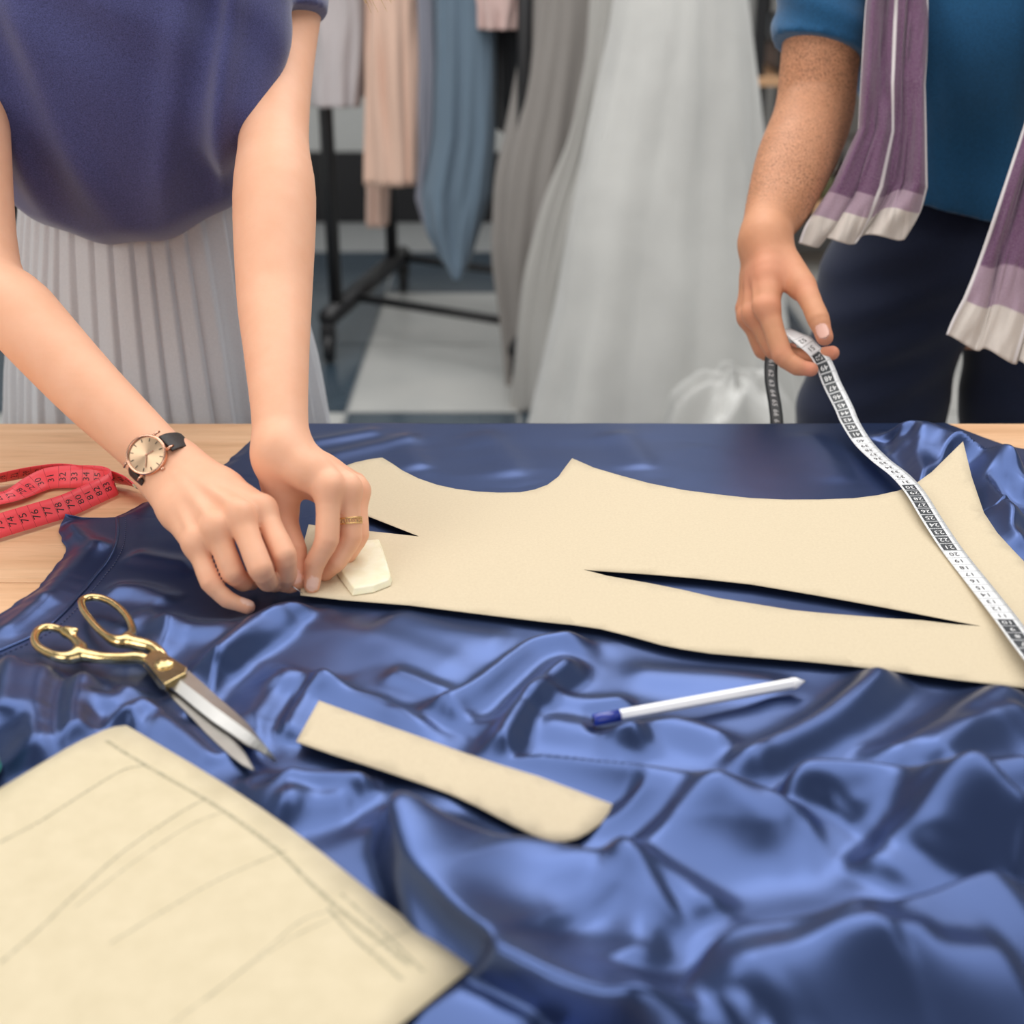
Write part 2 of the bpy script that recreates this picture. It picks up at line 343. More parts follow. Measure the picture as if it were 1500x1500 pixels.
# ------------------------------------------------------------------ satin
# strokes: pixel polyline, crest height mm, width on the left of travel cm, width on the right cm
ST_ = [
 ([(1520,1252),(1420,1284),(1340,1306),(1260,1322),(1180,1334),(1100,1348),(1060,1357),(1012,1376),(972,1397),(950,1420)], 27, 7.0, 1.6),
 ([(1520,1268),(1400,1300),(1250,1345),(1120,1372),(1030,1410),(990,1440)], 6, 5.0, 4.0),
 ([(880,1480),(1000,1497),(1120,1494),(1200,1478),(1255,1442),(1278,1424),(1310,1424),(1350,1428)], 11, 1.5, 3.0),
 ([(1352,1425),(1380,1462),(1440,1470),(1520,1462)], 13, 1.6, 3.5),
 ([(1150,1160),(1151,1132),(1170,1112),(1195,1108),(1225,1110),(1290,1119),(1350,1139),(1420,1160),(1460,1188),(1500,1206),(1560,1215)], 24, 1.2, 2.6),
 ([(1365,1150),(1385,1190),(1370,1235),(1345,1270)], 12, 2.6, 2.0),
 ([(1340,1190),(1330,1230),(1290,1262),(1262,1290)], 9, 2.2, 1.5),
 ([(1400,1185),(1440,1210),(1520,1235)], 14, 1.6, 3.5),
 ([(700,1095),(760,1092),(830,1105),(900,1122),(956,1130),(1020,1141),(1060,1146),(1100,1154),(1124,1164),(1160,1172),(1200,1168)], 17, 1.3, 3.0),
 ([(1050,1130),(1100,1106),(1140,1085),(1200,1056),(1244,1028),(1288,988),(1310,950)], 13, 1.5, 1.6),
 ([(1270,1118),(1330,1092),(1380,1068),(1430,1034),(1470,1008),(1500,985)], 11, 1.8, 1.9),
 ([(1350,1126),(1400,1090),(1450,1062),(1520,1030)], 9, 1.2, 2.0),
 ([(1380,1140),(1440,1125),(1520,1108)], 12, 1.2, 2.0),
 ([(895,1096),(915,1070),(940,1056),(970,1054),(1010,1063),(1050,1076),(1095,1090)], 9, 1.2, 2.2),
 ([(860,1262),(925,1248),(985,1218),(1030,1190),(1075,1168)], 10, 1.3, 3.2),
 ([(880,1262),(930,1276),(964,1292),(1000,1302),(1035,1318),(1066,1345)], 8, 1.3, 2.6),
 ([(944,1420),(942,1385),(955,1350),(985,1332)], 8, 1.8, 1.5),
 ([(543,1136),(547,1165),(552,1200),(568,1248),(600,1302),(648,1346),(720,1392),(800,1436),(880,1470),(960,1498),(1040,1512)], 30, 3.4, 1.2),
 ([(580,1156),(605,1190),(640,1228),(690,1244),(780,1250),(860,1266),(930,1286),(990,1300)], 11, 1.3, 3.4),
 ([(600,1420),(700,1470),(800,1520)], 8, 2.0, 3.0),
 ([(700,1290),(770,1330),(820,1380)], 5, 4.0, 3.0),
 ([(395,1128),(430,1130),(480,1130),(520,1132),(550,1136)], 11, 1.0, 1.3),
 ([(385,1120),(388,1150),(405,1178),(450,1188)], 8, 1.5, 1.5),
 ([(405,1168),(460,1172),(520,1170)], 6, 1.0, 1.6),
 ([(470,878),(440,884),(400,894),(368,910),(338,934),(310,962),(290,992),(275,1020)], 12, 1.1, 1.3),
 ([(430,905),(380,935),(340,962),(320,985)], 7, .9, 1.3),
 ([(385,962),(432,980),(476,988),(516,1008),(556,1020),(604,1048),(652,1072)], 7, .8, 1.6),
 ([(408,1078),(432,1034),(464,998),(490,985)], 7, .8, 1.6),
 ([(350,1100),(372,1060),(392,1020),(420,985)], 5, 1.6, 1.2),
 ([(600,1018),(655,1012),(692,997),(740,962),(780,938),(836,928),(880,920)], 12, .9, 1.5),
 ([(862,952),(830,968),(788,1004),(758,1036),(730,1078),(710,1106)], 13, 1.1, 1.3),
 ([(770,1042),(800,1020),(860,1024),(930,1020)], 6, 1.0, 2.0),
 ([(568,980),(600,990),(640,1004),(670,1012)], 4, .8, 1.2),
 ([(650,1045),(690,1060),(720,1072)], 4, 1.0, 1.0),
 ([(780,1050),(840,1064),(900,1082),(960,1096)], 6, 1.2, 2.0),
 ([(900,980),(1000,988),(1100,1000),(1180,1015)], 3.5, 1.5, 2.0),
 ([(560,900),(660,930),(760,945)], 3.5, 2.0, 2.5),
 ([(420,905),(520,930),(620,960),(700,985)], 3, 2.0, 2.5),
 ([(129,975),(113,1010),(108,1050),(112,1090)], 12, 1.3, 1.5),
 ([(72,960),(55,1000),(48,1050),(55,1110)], 13, 1.3, 1.8),
 ([(20,950),(0,1000),(-10,1060)], 14, 1.4, 1.6),
 ([(160,1068),(178,1046),(200,1030),(245,1018),(275,1010)], 12, 1.0, 1.4),
 ([(150,1015),(160,1030),(175,1020),(190,1000)], 7, 1.2, 1.2),
 ([(215,1052),(255,1058),(300,1075),(345,1098)], 8, 1.0, 1.8),
 ([(190,890),(230,902),(276,914),(322,916),(350,905)], 5, 1.2, 1.6),
 ([(150,860),(200,862),(255,880)], 4, 1.0, 1.2),
 ([(185,810),(230,820),(290,830)], 3, 1.2, 1.4),
 ([(250,900),(240,930),(215,955)], 6, 1.2, 1.2),
 ([(60,880),(90,850),(120,818),(150,790)], 4, 1.4, 1.2),
 ([(0,925),(40,895),(80,865)], 4, 1.2, 1.0),
 ([(100,760),(130,790),(165,800)], 4, 1.0, 1.0),
 ([(1304,622),(1322,612),(1345,614),(1375,624),(1420,640),(1465,660),(1520,678)], 22, 1.0, 2.4),
 ([(1325,640),(1345,672),(1360,700),(1380,720)], 10, 1.8, 1.2),
 ([(1400,650),(1420,690),(1445,720),(1480,745),(1530,765)], 14, 1.6, 2.0),
 ([(1430,700),(1452,745),(1480,775),(1520,800)], 11, 1.4, 1.4),
 ([(1460,665),(1485,700),(1530,720)], 12, 1.5, 1.5),
 ([(590,632),(600,660),(620,690)], 2.0, 1.2, 2.0),
 ([(700,628),(735,660),(760,700)], 1.6, 1.5, 2.5),
 ([(900,630),(930,660),(945,690)], 1.6, 1.5, 2.5),
 ([(1180,630),(1210,670),(1240,710)], 1.8, 1.5, 2.0),
 ([(440,650),(500,640),(560,628)], 2.2, 1.2, 1.5),
 ([(470,672),(540,655),(620,640)], 1.6, 1.2, 1.5),
]
FLAT = [(pat_w, .0075), (strip_w, .0085), (big_w, .010)]
FLAT += [(pxpoly([(60,915),(130,870),(200,880),(230,940),(425,1115),(375,1150),(340,1130),(200,985),(60,960)]), .008),
         (pxpoly([(865,1045),(1180,990),(1185,1005),(875,1070)]), .0065),
         (pxpoly([(230,740),(330,900),(400,880),(450,880),(450,700),(300,680)]), .004)]
def blur(A, n, ax):
    k = np.exp(-np.linspace(-2.2, 2.2, 2 * n + 1) ** 2 / 2); k /= k.sum(); B = np.zeros_like(A)
    pad = [(0, 0), (0, 0)]; pad[ax] = (n, n); Q = np.pad(A, pad, mode='edge')
    for i, kk in enumerate(k):
        sl = [slice(None)] * 2; sl[ax] = slice(i, i + A.shape[ax]); B += kk * Q[tuple(sl)]
    return B
LEAN = [0, 0]
def fabric_h(X, Y):
    wx = X + .004 * vnoise(X * 11, Y * 11, 1.3); wy = Y + .004 * vnoise(X * 11 + 31, Y * 11, 2.7)
    h = np.zeros(X.shape); LX = np.zeros(X.shape); LY = np.zeros(X.shape)
    for pts, hh, wl, wr in ST_:
        zc_ = .0022 + hh * .00135 * .92; P = catmull([atz(x, y, zc_)[:2] for x, y in pts], 3)
        tn_ = np.gradient(P, axis=0); tn_ /= np.linalg.norm(tn_, axis=1)[:, None] + 1e-9; P = P - np.stack([-tn_[:, 1], tn_[:, 0]], 1) * ((wr - wl) / (wr + wl) * 1.0 * hh * .00135)
        mx = max(wl, wr) * .01 * 2.6
        m = (X > P[:, 0].min() - mx) & (X < P[:, 0].max() + mx) & (Y > P[:, 1].min() - mx) & (Y < P[:, 1].max() + mx)
        if not m.any(): continue
        d, sd, t = poly_dist(wx[m], wy[m], [tuple(p) for p in P], closed=False)
        wd = np.where(sd > 0, wl, wr) * .01
        prof = np.exp(-(d / wd) ** 2 * 1.1)
        tap = sstep(0, .16, t) * sstep(0, .16, 1 - t) * .85 + .15
        cb = hh * .00135 * prof * tap; h[m] += cb
        ln = (wr - wl) / (wr + wl) * 1.0 * cb; LX[m] += NXY[0] * ln; LY[m] += NXY[1] * ln
    soft = sstep(.95, .75, Y) * .7 + .3
    a = fbm(X * 9 + 3, Y * 12, 5.1); h += soft * .0020 * (a + .4)
    a2 = 1 - np.abs(vnoise(X * 8 + Y * 5, Y * 11 - X * 4, 8.2)); h += soft * .0022 * np.clip(a2 - .45, 0, 1) ** 1.5
    h = blur(blur(h, 3, 0), 3, 1); LX = blur(blur(LX, 8, 0), 8, 1); LY = blur(blur(LY, 8, 0), 8, 1); hraw = h.copy()
    # compress
    h = np.where(h > .02, .02 + (h - .02) * .75, h)
    for fi, (poly, cap) in enumerate(FLAT):
        px_, py_ = np.array(poly).T
        m = (X > px_.min() - .03) & (X < px_.max() + .03) & (Y > py_.min() - .03) & (Y < py_.max() + .03)
        if not m.any(): continue
        ins = in_poly(X[m], Y[m], poly); d, _, _ = poly_dist(X[m], Y[m], poly)
        d = np.where(ins, -d, d)
        lim = cap - .0015 + np.clip(d, -.001, 1) * (.9 if fi == 2 else .35) + np.clip(d, 0, 1) ** 2 * 26
        k = .003; hm = h[m]
        q = np.clip(.5 + .5 * (lim - hm) / k, 0, 1)
        h[m] = lim * (1 - q) + hm * q - k * q * (1 - q)
    kf = np.clip(h / (hraw + 1e-4), 0, 1) ** 1.5; LEAN[0] = LX * kf; LEAN[1] = LY * kf
    return np.clip(h, 0, 1) + .0022
LE = [(375,617),(372,634),(345,660),(322,680),(296,702),(268,717),(240,722),(212,728),(190,742),(165,752),(150,752.6),(128,753.2),(99,754),(93,762),(90,776),(97,788),(100,800),(84,822),(70,842),(45,862),(30,872),(0,892),(-60,925),(-140,1000),(-220,1150),(-300,1500),(-330,1800)]
LW = np.array([atz(x, y, .004)[:2] for x, y in LE]); LW = LW[np.argsort(LW[:, 1])]
BE = [(375,619.5),(1385,619.5),(1405,627),(1440,640),(1475,652),(1500,657),(1650,690)]
BW = np.array([atz(x, y, .004)[:2] for x, y in BE])
nu, nv = 560, 440; YF = .36; XR = .80
v = np.linspace(0, 1, nv); u = np.linspace(0, 1, nu)
U, V_ = np.meshgrid(u, v)
Ya = YF + (YB - YF) * V_
XL = np.interp(Ya, LW[:, 1], LW[:, 0]) + .0015 * vnoise(Ya * 90, 0 * Ya, 4)
X = XL + (XR - XL) * U
YBk = np.interp(X, BW[:, 0], BW[:, 1])
Yg = YF + (YBk - YF) * V_
H = fabric_h(X, Yg)
edge = sstep(0, .012, X - XL); H = H * (.25 + .75 * edge) + .001; eb = edge * sstep(1, .985, V_)
lift = np.exp(-((X - atz(97, 752)[0]) ** 2 + (Yg - atz(97, 760)[1]) ** 2) / .012 ** 2); H += .014 * lift
P = np.stack([X + LEAN[0] * eb, Yg + LEAN[1] * eb, T + H], -1)
# lean the crests towards their steep side a little: gradient based shear
gy, gx = np.gradient(H)
# part over the far edge of the table
nd = 26; dr = []
hang = .16 * sstep(atz(1395, 620)[0], atz(1330, 620)[0], X[-1]) + .0005
for k in range(1, nd + 1):
    a = k / nd; ang = min(1, a * 5) * math.pi / 2
    r = .012; q = a * hang
    yy = P[-1, :, 1] + np.where(hang > .01, r * math.sin(ang) + .004 * np.sin(P[-1, :, 0] * 70 + 2) * a, 0)
    zz = P[-1, :, 2] - np.where(hang > .01, r * (1 - math.cos(ang)) + q, q)
    dr.append(np.stack([P[-1, :, 0], yy, zz], -1))
P = np.concatenate([P, np.array(dr)], 0)
me = grid_mesh('satin_cloth', P)
sat = link('satin_cloth', me, M['satin']); tag(sat, 'royal blue satin cloth rumpled in soft folds across the table', 'fabric')
FX, FY, FH = X, Yg, H
def fab_z(x, y):
    """height of the satin at a table point"""
    i = np.argmin((FX - x) ** 2 + (FY - y) ** 2); return float(FH.ravel()[i])
# topstitched seam of the cloth near its left edge
seam = resample(catmull([atz(x, y, .008)[:2] for x, y in [(171,753),(171,775),(167,798),(156,818),(141,836),(126,854),(110,871),(90,892),(67,912),(35,930),(-10,950)]], 6), 120)
def seam_line(off, z0, r, name, dash=False):
    tn = np.gradient(seam, axis=0); tn /= np.linalg.norm(tn, axis=1)[:, None]; nm = np.stack([-tn[:, 1], tn[:, 0]], 1)
    L = seam + nm * off; pts = np.array([[x, y, T + fab_z(x, y) + z0] for x, y in L])
    if not dash: return tube(name, pts, r, M['satin'], sat, 8)
    bm = bmesh.new(); V = []; Fc = []
    for i in range(0, len(pts) - 1, 2):
        a, b = pts[i], pts[i + 1]; d = (b - a); t3 = tube_mesh('t', [a, (a + b) / 2, b], .00045, 5)
        o0 = len(V); V += [tuple(q.co) for q in t3.vertices]; Fc += [tuple(o0 + j for j in p.vertices) for p in t3.polygons]; bpy.data.meshes.remove(t3)
    return link(name, mesh(name, V, Fc), M['navy_thread'], sat)
seam_line(0, .0002, .0016, 'seam'); seam_line(.007, .0003, 0, 'stitching', True)

# ------------------------------------------------------------------ sheets of paper
def sheet(name, outer, holes, zf, mat, parent=None, step=.012, thick=.0005, label=None, cat=None, group=None):
    pts = [Vector(p) for p in outer]; n = len(pts); edges = [(i, (i + 1) % n) for i in range(n)]
    for h in holes:
        o = len(pts); pts += [Vector(p) for p in h]; edges += [(o + i, o + (i + 1) % len(h)) for i in range(len(h))]
    xs = [p[0] for p in outer]; ys = [p[1] for p in outer]
    gx, gy = np.meshgrid(np.arange(min(xs), max(xs), step), np.arange(min(ys), max(ys), step))
    gx = gx + (np.arange(gx.shape[0]) % 2)[:, None] * step / 2
    ok = in_poly(gx, gy, outer) & (poly_dist(gx, gy, outer)[0] > step * .4)
    for h in holes: ok &= ~in_poly(gx, gy, h) & (poly_dist(gx, gy, h)[0] > step * .4)
    pts += [Vector((float(a), float(b))) for a, b in zip(gx[ok], gy[ok])]
    vs, es, fs, *_ = delaunay_2d_cdt(pts, edges, [], 0, 1e-6)
    V = []; keep = []
    arr = np.array([[v.x, v.y] for v in vs]); zz = zf(arr[:, 0], arr[:, 1])
    for f in fs:
        c = arr[list(f)].mean(0); cx, cy = np.array([c[0]]), np.array([c[1]])
        if in_poly(cx, cy, outer)[0] and not any(in_poly(cx, cy, h)[0] for h in holes): keep.append(tuple(f))
    me = mesh(name, [(a, b, T + z) for (a, b), z in zip(arr, zz)], keep)
    me.update()
    if me.polygons and me.polygons[0].normal.z < 0: me.flip_normals()
    o = link(name, me, mat, parent); solidify(o, thick, -1)
    if label: tag(o, label, cat, group)
    return o
c1 = atz(1405, 686, .01); cr = atz(1560, 860, .01)
def z_pat(x, y):
    z = ZP + .0006 * vnoise(x * 8, y * 8)
    d = np.hypot(x - c1[0], y - c1[1]); z = z + .020 * np.exp(-(d / .07) ** 2)
    z = z + .012 * sstep(atz(1420, 850)[0], atz(1580, 850)[0], x) * sstep(.9, 1.15, y)
    return z
sheet('paper_pattern', pat_w, [dart_w], z_pat, M['kraft'], label='long kraft paper dress pattern with two cut-out darts, lying on the satin', cat='paper pattern')
sheet('paper_strip', strip_w, [], lambda x, y: ZS + .0010 * vnoise(x * 10, y * 10), M['kraft'], label='short curved strip of kraft paper between scissors and pen', cat='paper pattern')
big = sheet('paper_sheet', big_w, [], lambda x, y: ZBG + .0015 * vnoise(x * 6, y * 6) , M['kraft_pale'], label='large kraft paper piece with pencil lines at the lower left', cat='paper pattern', step=.02)
pc = NT('pencil_graphite'); nz = pc.noise(420, 3, .7); pc.set(base=(.30, .30, .22), rough=.8, alpha=pc.ramp(nz, [(.35, (.08,) * 3), (.75, (.62,) * 3)])); M['pencil'] = pc.m
PL = [([(155,1085),(190,1108),(240,1138),(300,1172),(350,1205),(410,1250),(450,1290),(500,1335),(545,1370),(600,1415)], 1.3),
      ([(0,1237),(60,1205),(130,1160),(180,1130),(215,1122)], .8), ([(0,1412),(60,1360),(110,1312),(180,1250),(260,1195),(300,1172)], .8),
      ([(160,1383),(240,1335),(320,1290),(400,1255),(420,1248)], .6), ([(110,1330),(200,1262),(280,1210),(330,1190)], .5),
      ([(300,1465),(380,1400),(440,1350),(480,1335)], .5), ([(480,1330),(520,1375),(560,1410),(590,1438)], 1.0), ([(540,1390),(580,1372),(620,1352)], .4),
      ([(250,1500),(330,1440),(420,1378),(500,1340)], .4), ([(500,1310),(560,1365),(620,1425)], .8)]
for pts, wd in PL:
    Lp = resample(catmull([atz(x, y, ZBG)[:2] for x, y in pts], 6), 50)
    tn = np.gradient(Lp, axis=0); tn /= np.linalg.norm(tn, axis=1)[:, None]; nm = np.stack([-tn[:, 1], tn[:, 0]], 1)
    rows = []
    for sgn in (-1, 0, 1):
        q = Lp + nm * sgn * wd * .0011; z = T + ZBG + .0015 * vnoise(q[:, 0] * 6, q[:, 1] * 6) + .0003
        rows.append(np.stack([q[:, 0], q[:, 1], z], 1))
    link('pencil_line', grid_mesh('pencil_line', np.array(rows)), M['pencil'], big)
# ------------------------------------------------------------------ continuous bodies from distance fields
def smin(a, b, k):
    if k <= 0: return np.minimum(a, b)
    h = np.clip(.5 + .5 * (b - a) / k, 0, 1)
    return b * (1 - h) + a * h - k * h * (1 - h)
def s_cone(P, a, b, ra, rb):
    a = np.asarray(a, np.float32); b = np.asarray(b, np.float32); ba = b - a
    pa = P - a; t = np.clip((pa @ ba) / (ba @ ba + 1e-12), 0, 1)
    return np.linalg.norm(pa - t[:, None] * ba, axis=1) - (ra + (rb - ra) * t)
def s_flat(P, a, b, ra, rb, nrm, f):
    """tapered capsule flattened by factor f along nrm"""
    a = np.asarray(a, np.float32); b = np.asarray(b, np.float32); ba = b - a; n = np.asarray(nrm, float)
    n = n - ba * (n @ ba) / (ba @ ba); n = (n / np.linalg.norm(n)).astype(np.float32)
    pa = P - a; t = np.clip((pa @ ba) / (ba @ ba), 0, 1); q = pa - t[:, None] * ba
    h = q @ n; q = q + np.outer(h, n) * (1 / f - 1)
    r = ra + (rb - ra) * t; l = np.linalg.norm(q, axis=1)
    return (l - r) * np.where(l > 1e-9, np.clip(np.abs(h) / (l + 1e-9), 0, 1) * 0 + f + (1 - f) * (1 - np.clip(np.abs(h / f) / (l + 1e-9), 0, 1)), f)
def s_ell(P, c, r, rot=None):
    q = P - np.asarray(c, np.float32)
    if rot is not None: q = q @ np.array(rot, np.float32)
    r = np.asarray(r, np.float32); k0 = np.linalg.norm(q / r, axis=1); k1 = np.linalg.norm(q / r ** 2, axis=1) + 1e-9
    return k0 * (k0 - 1) / k1
class Body:
    def __init__(s): s.ops = []
    def cone(s, a, b, ra, rb, k=.01): s.ops.append((lambda P: s_cone(P, a, b, ra, rb), k, s.bb([a, b], max(ra, rb)))); return s
    def flat(s, a, b, ra, rb, n, f, k=.01): s.ops.append((lambda P: s_flat(P, a, b, ra, rb, n, f), k, s.bb([a, b], max(ra, rb)))); return s
    def ell(s, c, r, rot=None, k=.01): s.ops.append((lambda P: s_ell(P, c, r, rot), k, s.bb([c], max(r)))); return s
    def group(s, B, k): s.ops.append((B.ev, k, B.box())); return s
    def sub(s, f, k, box=None): s.ops.append((f, -k, box)); return s
    def chain(s, pts, rs, k=.01):
        for a, b, ra, rb in zip(pts[:-1], pts[1:], rs[:-1], rs[1:]): s.cone(a, b, ra, rb, k)
        return s
    @staticmethod
    def bb(pts, r): A = np.array(pts, float); return A.min(0) - r, A.max(0) + r
    def box(s):
        bs = [b for _, k, b in s.ops if b is not None and k >= 0]
        return np.min([b[0] for b in bs], 0), np.max([b[1] for b in bs], 0)
    def ev(s, P):
        d = np.full(len(P), .5, np.float32)
        for f, k, b in s.ops:
            if b is not None:
                mg = abs(k) + .012
                m = np.all((P > b[0] - mg) & (P < b[1] + mg), axis=1)
                far = ~m
                # outside its box a prim is bounded below by the box distance
                if far.any() and k >= 0:
                    q = np.maximum(np.maximum(b[0] - P[far], P[far] - b[1]), 0); d[far] = np.minimum(d[far], np.linalg.norm(q, axis=1).astype(np.float32) + .001)
                if not m.any(): continue
                v = f(P[m]).astype(np.float32)
                d[m] = smin(d[m], v, k) if k >= 0 else -smin(-d[m], v, -k)
            else:
                v = f(P).astype(np.float32); d = smin(d, v, k) if k >= 0 else -smin(-d, v, -k)
        return d
def axis_steps(a, b, coarse, zones):
    """coordinates from a to b with finer steps inside zones (lo, hi, h)"""
    out = [a]
    while out[-1] < b:
        h = coarse
        for lo, hi, hz in zones:
            if lo - coarse <= out[-1] <= hi: h = min(h, hz)
        out.append(out[-1] + h)
    return np.array(out, np.float32)
def surface_net(name, f, xs, ys, zs, blk=5):
    nx, ny, nz = len(xs), len(ys), len(zs)
    cx, cy, cz = [np.minimum(np.arange(blk // 2, n + blk, blk), n - 1)[: (n + blk - 1) // blk] for n in (nx, ny, nz)]
    G = np.stack(np.meshgrid(xs[cx], ys[cy], zs[cz], indexing='ij'), -1).reshape(-1, 3)
    dc = np.concatenate([f(G[i:i + 300000]) for i in range(0, len(G), 300000)]).reshape(len(cx), len(cy), len(cz))
    sx, sy, sz = [np.array([a[min(i * blk + blk, len(a) - 1)] - a[min(i * blk, len(a) - 1)] for i in range(len(c))]) for a, c in ((xs, cx), (ys, cy), (zs, cz))]
    diag = np.sqrt(sx[:, None, None] ** 2 + sy[None, :, None] ** 2 + sz[None, None, :] ** 2) * .75 + .004
    act = np.abs(dc) < diag
    rep = lambda A: np.repeat(np.repeat(np.repeat(A, blk, 0)[:nx], blk, 1)[:, :ny], blk, 2)[:, :, :nz]
    D = np.where(rep(dc) < 0, np.float32(-1), np.float32(1)); A = rep(act)
    I = np.argwhere(A)
    for i in range(0, len(I), 400000):
        j = I[i:i + 400000]; P = np.stack([xs[j[:, 0]], ys[j[:, 1]], zs[j[:, 2]]], -1)
        D[j[:, 0], j[:, 1], j[:, 2]] = f(P)
    S = D < 0
    c = np.zeros((nx - 1, ny - 1, nz - 1), np.uint8)
    for a in (0, 1):
        for b in (0, 1):
            for e in (0, 1): c += S[a:nx - 1 + a, b:ny - 1 + b, e:nz - 1 + e]
    ci = np.argwhere((c > 0) & (c < 8)); idm = np.full(c.shape, -1, np.int32); idm[ci[:, 0], ci[:, 1], ci[:, 2]] = np.arange(len(ci))
    acc = np.zeros((len(ci), 3)); cnt = np.zeros(len(ci))
    co = [(a, b, e) for a in (0, 1) for b in (0, 1) for e in (0, 1)]
    for p in co:
        for ax in range(3):
            if p[ax]: continue
            q = list(p); q[ax] = 1
            ip = ci + np.array(p); iq = ci + np.array(q)
            d0 = D[ip[:, 0], ip[:, 1], ip[:, 2]]; d1 = D[iq[:, 0], iq[:, 1], iq[:, 2]]
            m = (d0 < 0) != (d1 < 0); t = np.where(m, d0 / (d0 - d1 + 1e-20), 0)
            P0 = np.stack([xs[ip[:, 0]], ys[ip[:, 1]], zs[ip[:, 2]]], -1); P1 = np.stack([xs[iq[:, 0]], ys[iq[:, 1]], zs[iq[:, 2]]], -1)
            acc += np.where(m[:, None], P0 + (P1 - P0) * t[:, None], 0); cnt += m
    V = acc / cnt[:, None]
    Q = []
    for ax in range(3):
        o1, o2 = [(1, 2), (2, 0), (0, 1)][ax]
        sl0 = [slice(1, n - 1) for n in (nx, ny, nz)]; sl1 = list(sl0)
        sl0[ax] = slice(0, (nx, ny, nz)[ax] - 1); sl1[ax] = slice(1, (nx, ny, nz)[ax])
        a0 = S[tuple(sl0)]; a1 = S[tuple(sl1)]; e = np.argwhere(a0 != a1)
        base = e.copy(); off = np.ones(3, int); off[ax] = 0; base = base + off
        fl = a0[e[:, 0], e[:, 1], e[:, 2]]
        def g(d1, d2):
            k = base.copy(); k[:, o1] -= d1; k[:, o2] -= d2; return idm[k[:, 0], k[:, 1], k[:, 2]]
        q = np.stack([g(1, 1), g(0, 1), g(0, 0), g(1, 0)], -1)
        q[~fl] = q[~fl][:, ::-1]; Q.append(q)
    Q = np.concatenate(Q); Q = Q[(Q >= 0).all(1)]
    return V, Q
def lp(a, b, t): return np.asarray(a) * (1 - t) + np.asarray(b) * t
def nrmz(v): v = np.asarray(v, float); return v / (np.linalg.norm(v) + 1e-12)
def finger(B, pts, rs, k=.006, joint=1.0):
    f = Body(); n = len(pts)
    A4 = np.concatenate([np.array(pts), np.array(rs)[:, None]], 1); C4 = catmull(A4, 4); L4 = np.concatenate([np.array([lp(A4[i], A4[i + 1], j / 4) for i in range(n - 1) for j in range(4)]), A4[-1:]])
    C4 = .45 * C4 + .55 * L4
    ss_ = np.linspace(0, n - 1, len(C4)); wa = np.ones(len(C4))
    for j in range(n - 1): wa *= 1 - .075 * np.exp(-((ss_ - j - .5) / .28) ** 2)
    C4[:, 3] *= wa
    for a, b in zip(C4[:-1], C4[1:]): f.cone(a[:3], b[:3], a[3], b[3], .0)
    B.group(f, k)
    return f
def rot_from(xa, za):
    x = nrmz(xa); z = np.asarray(za, float); z = nrmz(z - x * (z @ x)); y = np.cross(z, x)
    return np.stack([x, y, z], 1)
def tint_at(V, spots, base=(0, 0, 0)):
    """(redness, nail, 0) from spots (pos, radius, strength, channel)"""
    C = np.zeros((len(V), 3), np.float32)
    for p, r, st, ch in spots:
        d = np.linalg.norm(V - np.asarray(p), axis=1); C[:, ch] = np.maximum(C[:, ch], st * np.exp(-(d / r) ** 2 * 1.4))
    return C
def nail_tint(V, C, c, R_, l, w_):
    q = (V - c) @ R_
    m = ((np.abs(q[:, 0]) / l) ** 3 + (np.abs(q[:, 1]) / w_) ** 3 < 1) & (q[:, 2] > -.002) & (q[:, 2] < .004)
    C[m, 1] = 1
def skin_mat(name, c0, c1, red, nail):
    s = NT(name); n1 = s.noise(26, 4, .6); n2 = s.noise(520, 3, .6)
    base = s.ramp(n1, [(.3, c0), (.7, c1)])
    at = s.n('ShaderNodeAttribute', attribute_name='tint'); sp = s.n('ShaderNodeSeparateColor'); s.l(at.outputs['Color'], sp.inputs[0])
    m1 = s.mix(base, red, sp.outputs[0]); m2 = s.mix(m1, nail, sp.outputs[1])
    nh = s.noise(260, 2, .6, stretch=(4, 4, 1)); mm = s.n('ShaderNodeMath', operation='MULTIPLY'); s.l(s.ramp(nh, [(.50, (0,) * 3), (.62, (1,) * 3)]), mm.inputs[0]); s.l(sp.outputs[2], mm.inputs[1]); m3 = s.mix(m2, (.05, .025, .015), mm.outputs[0])
    s.set(base=m3, rough=.52, spec=.28, sss=.10); s.b.inputs['Subsurface Radius'].default_value = (.012, .004, .002)
    s.b.inputs['Subsurface Scale'].default_value = 1.0
    s.bump(n2, .18, .0005); return s.m
M['skin_f'] = skin_mat('fair_skin', (.82, .435, .275), (.87, .49, .325), (.80, .33, .20), (.90, .58, .47))
M['skin_m'] = skin_mat('tanned_skin', (.56, .26, .14), (.64, .31, .175), (.74, .27, .18), (.78, .46, .38))
# ------------------------------------------------------------------ woman
def A(px, py, z): return atz(px, py, z)
D_ = atd
WB = Body()
# right hand (pinning) : wrist, knuckles, fingers
h1 = dict(W=A(243, 682, .085))
h1['I'] = [A(384, 748, .070), A(416, 812, .047), A(420, 841, .028), A(417, 856, .0145)]
h1['M'] = [A(352, 757, .072), A(381, 832, .044), A(392, 851, .027), A(402, 856, .0145)]
h1['R'] = [A(317, 776, .064), A(341, 838, .036), A(356, 852, .022), A(369, 853, .013)]
h1['P'] = [A(288, 798, .052), A(308, 853, .030), A(333, 878, .017), A(363, 889, .0105)]
h1['T'] = [A(300, 712, .060), A(362, 770, .036), A(400, 820, .024), A(424, 855, .013)]
h2 = dict(W=A(412, 655, .103))
h2['I'] = [A(481, 716, .082), A(479, 790, .048), A(461, 826, .030), A(457, 857, .0145)]
h2['M'] = [A(507, 719, .076), A(513, 786, .043), A(493, 822, .026), A(476, 840, .0145)]
h2['R'] = [A(520, 722, .062), A(524, 783, .034), A(508, 812, .020), A(490, 822, .012)]
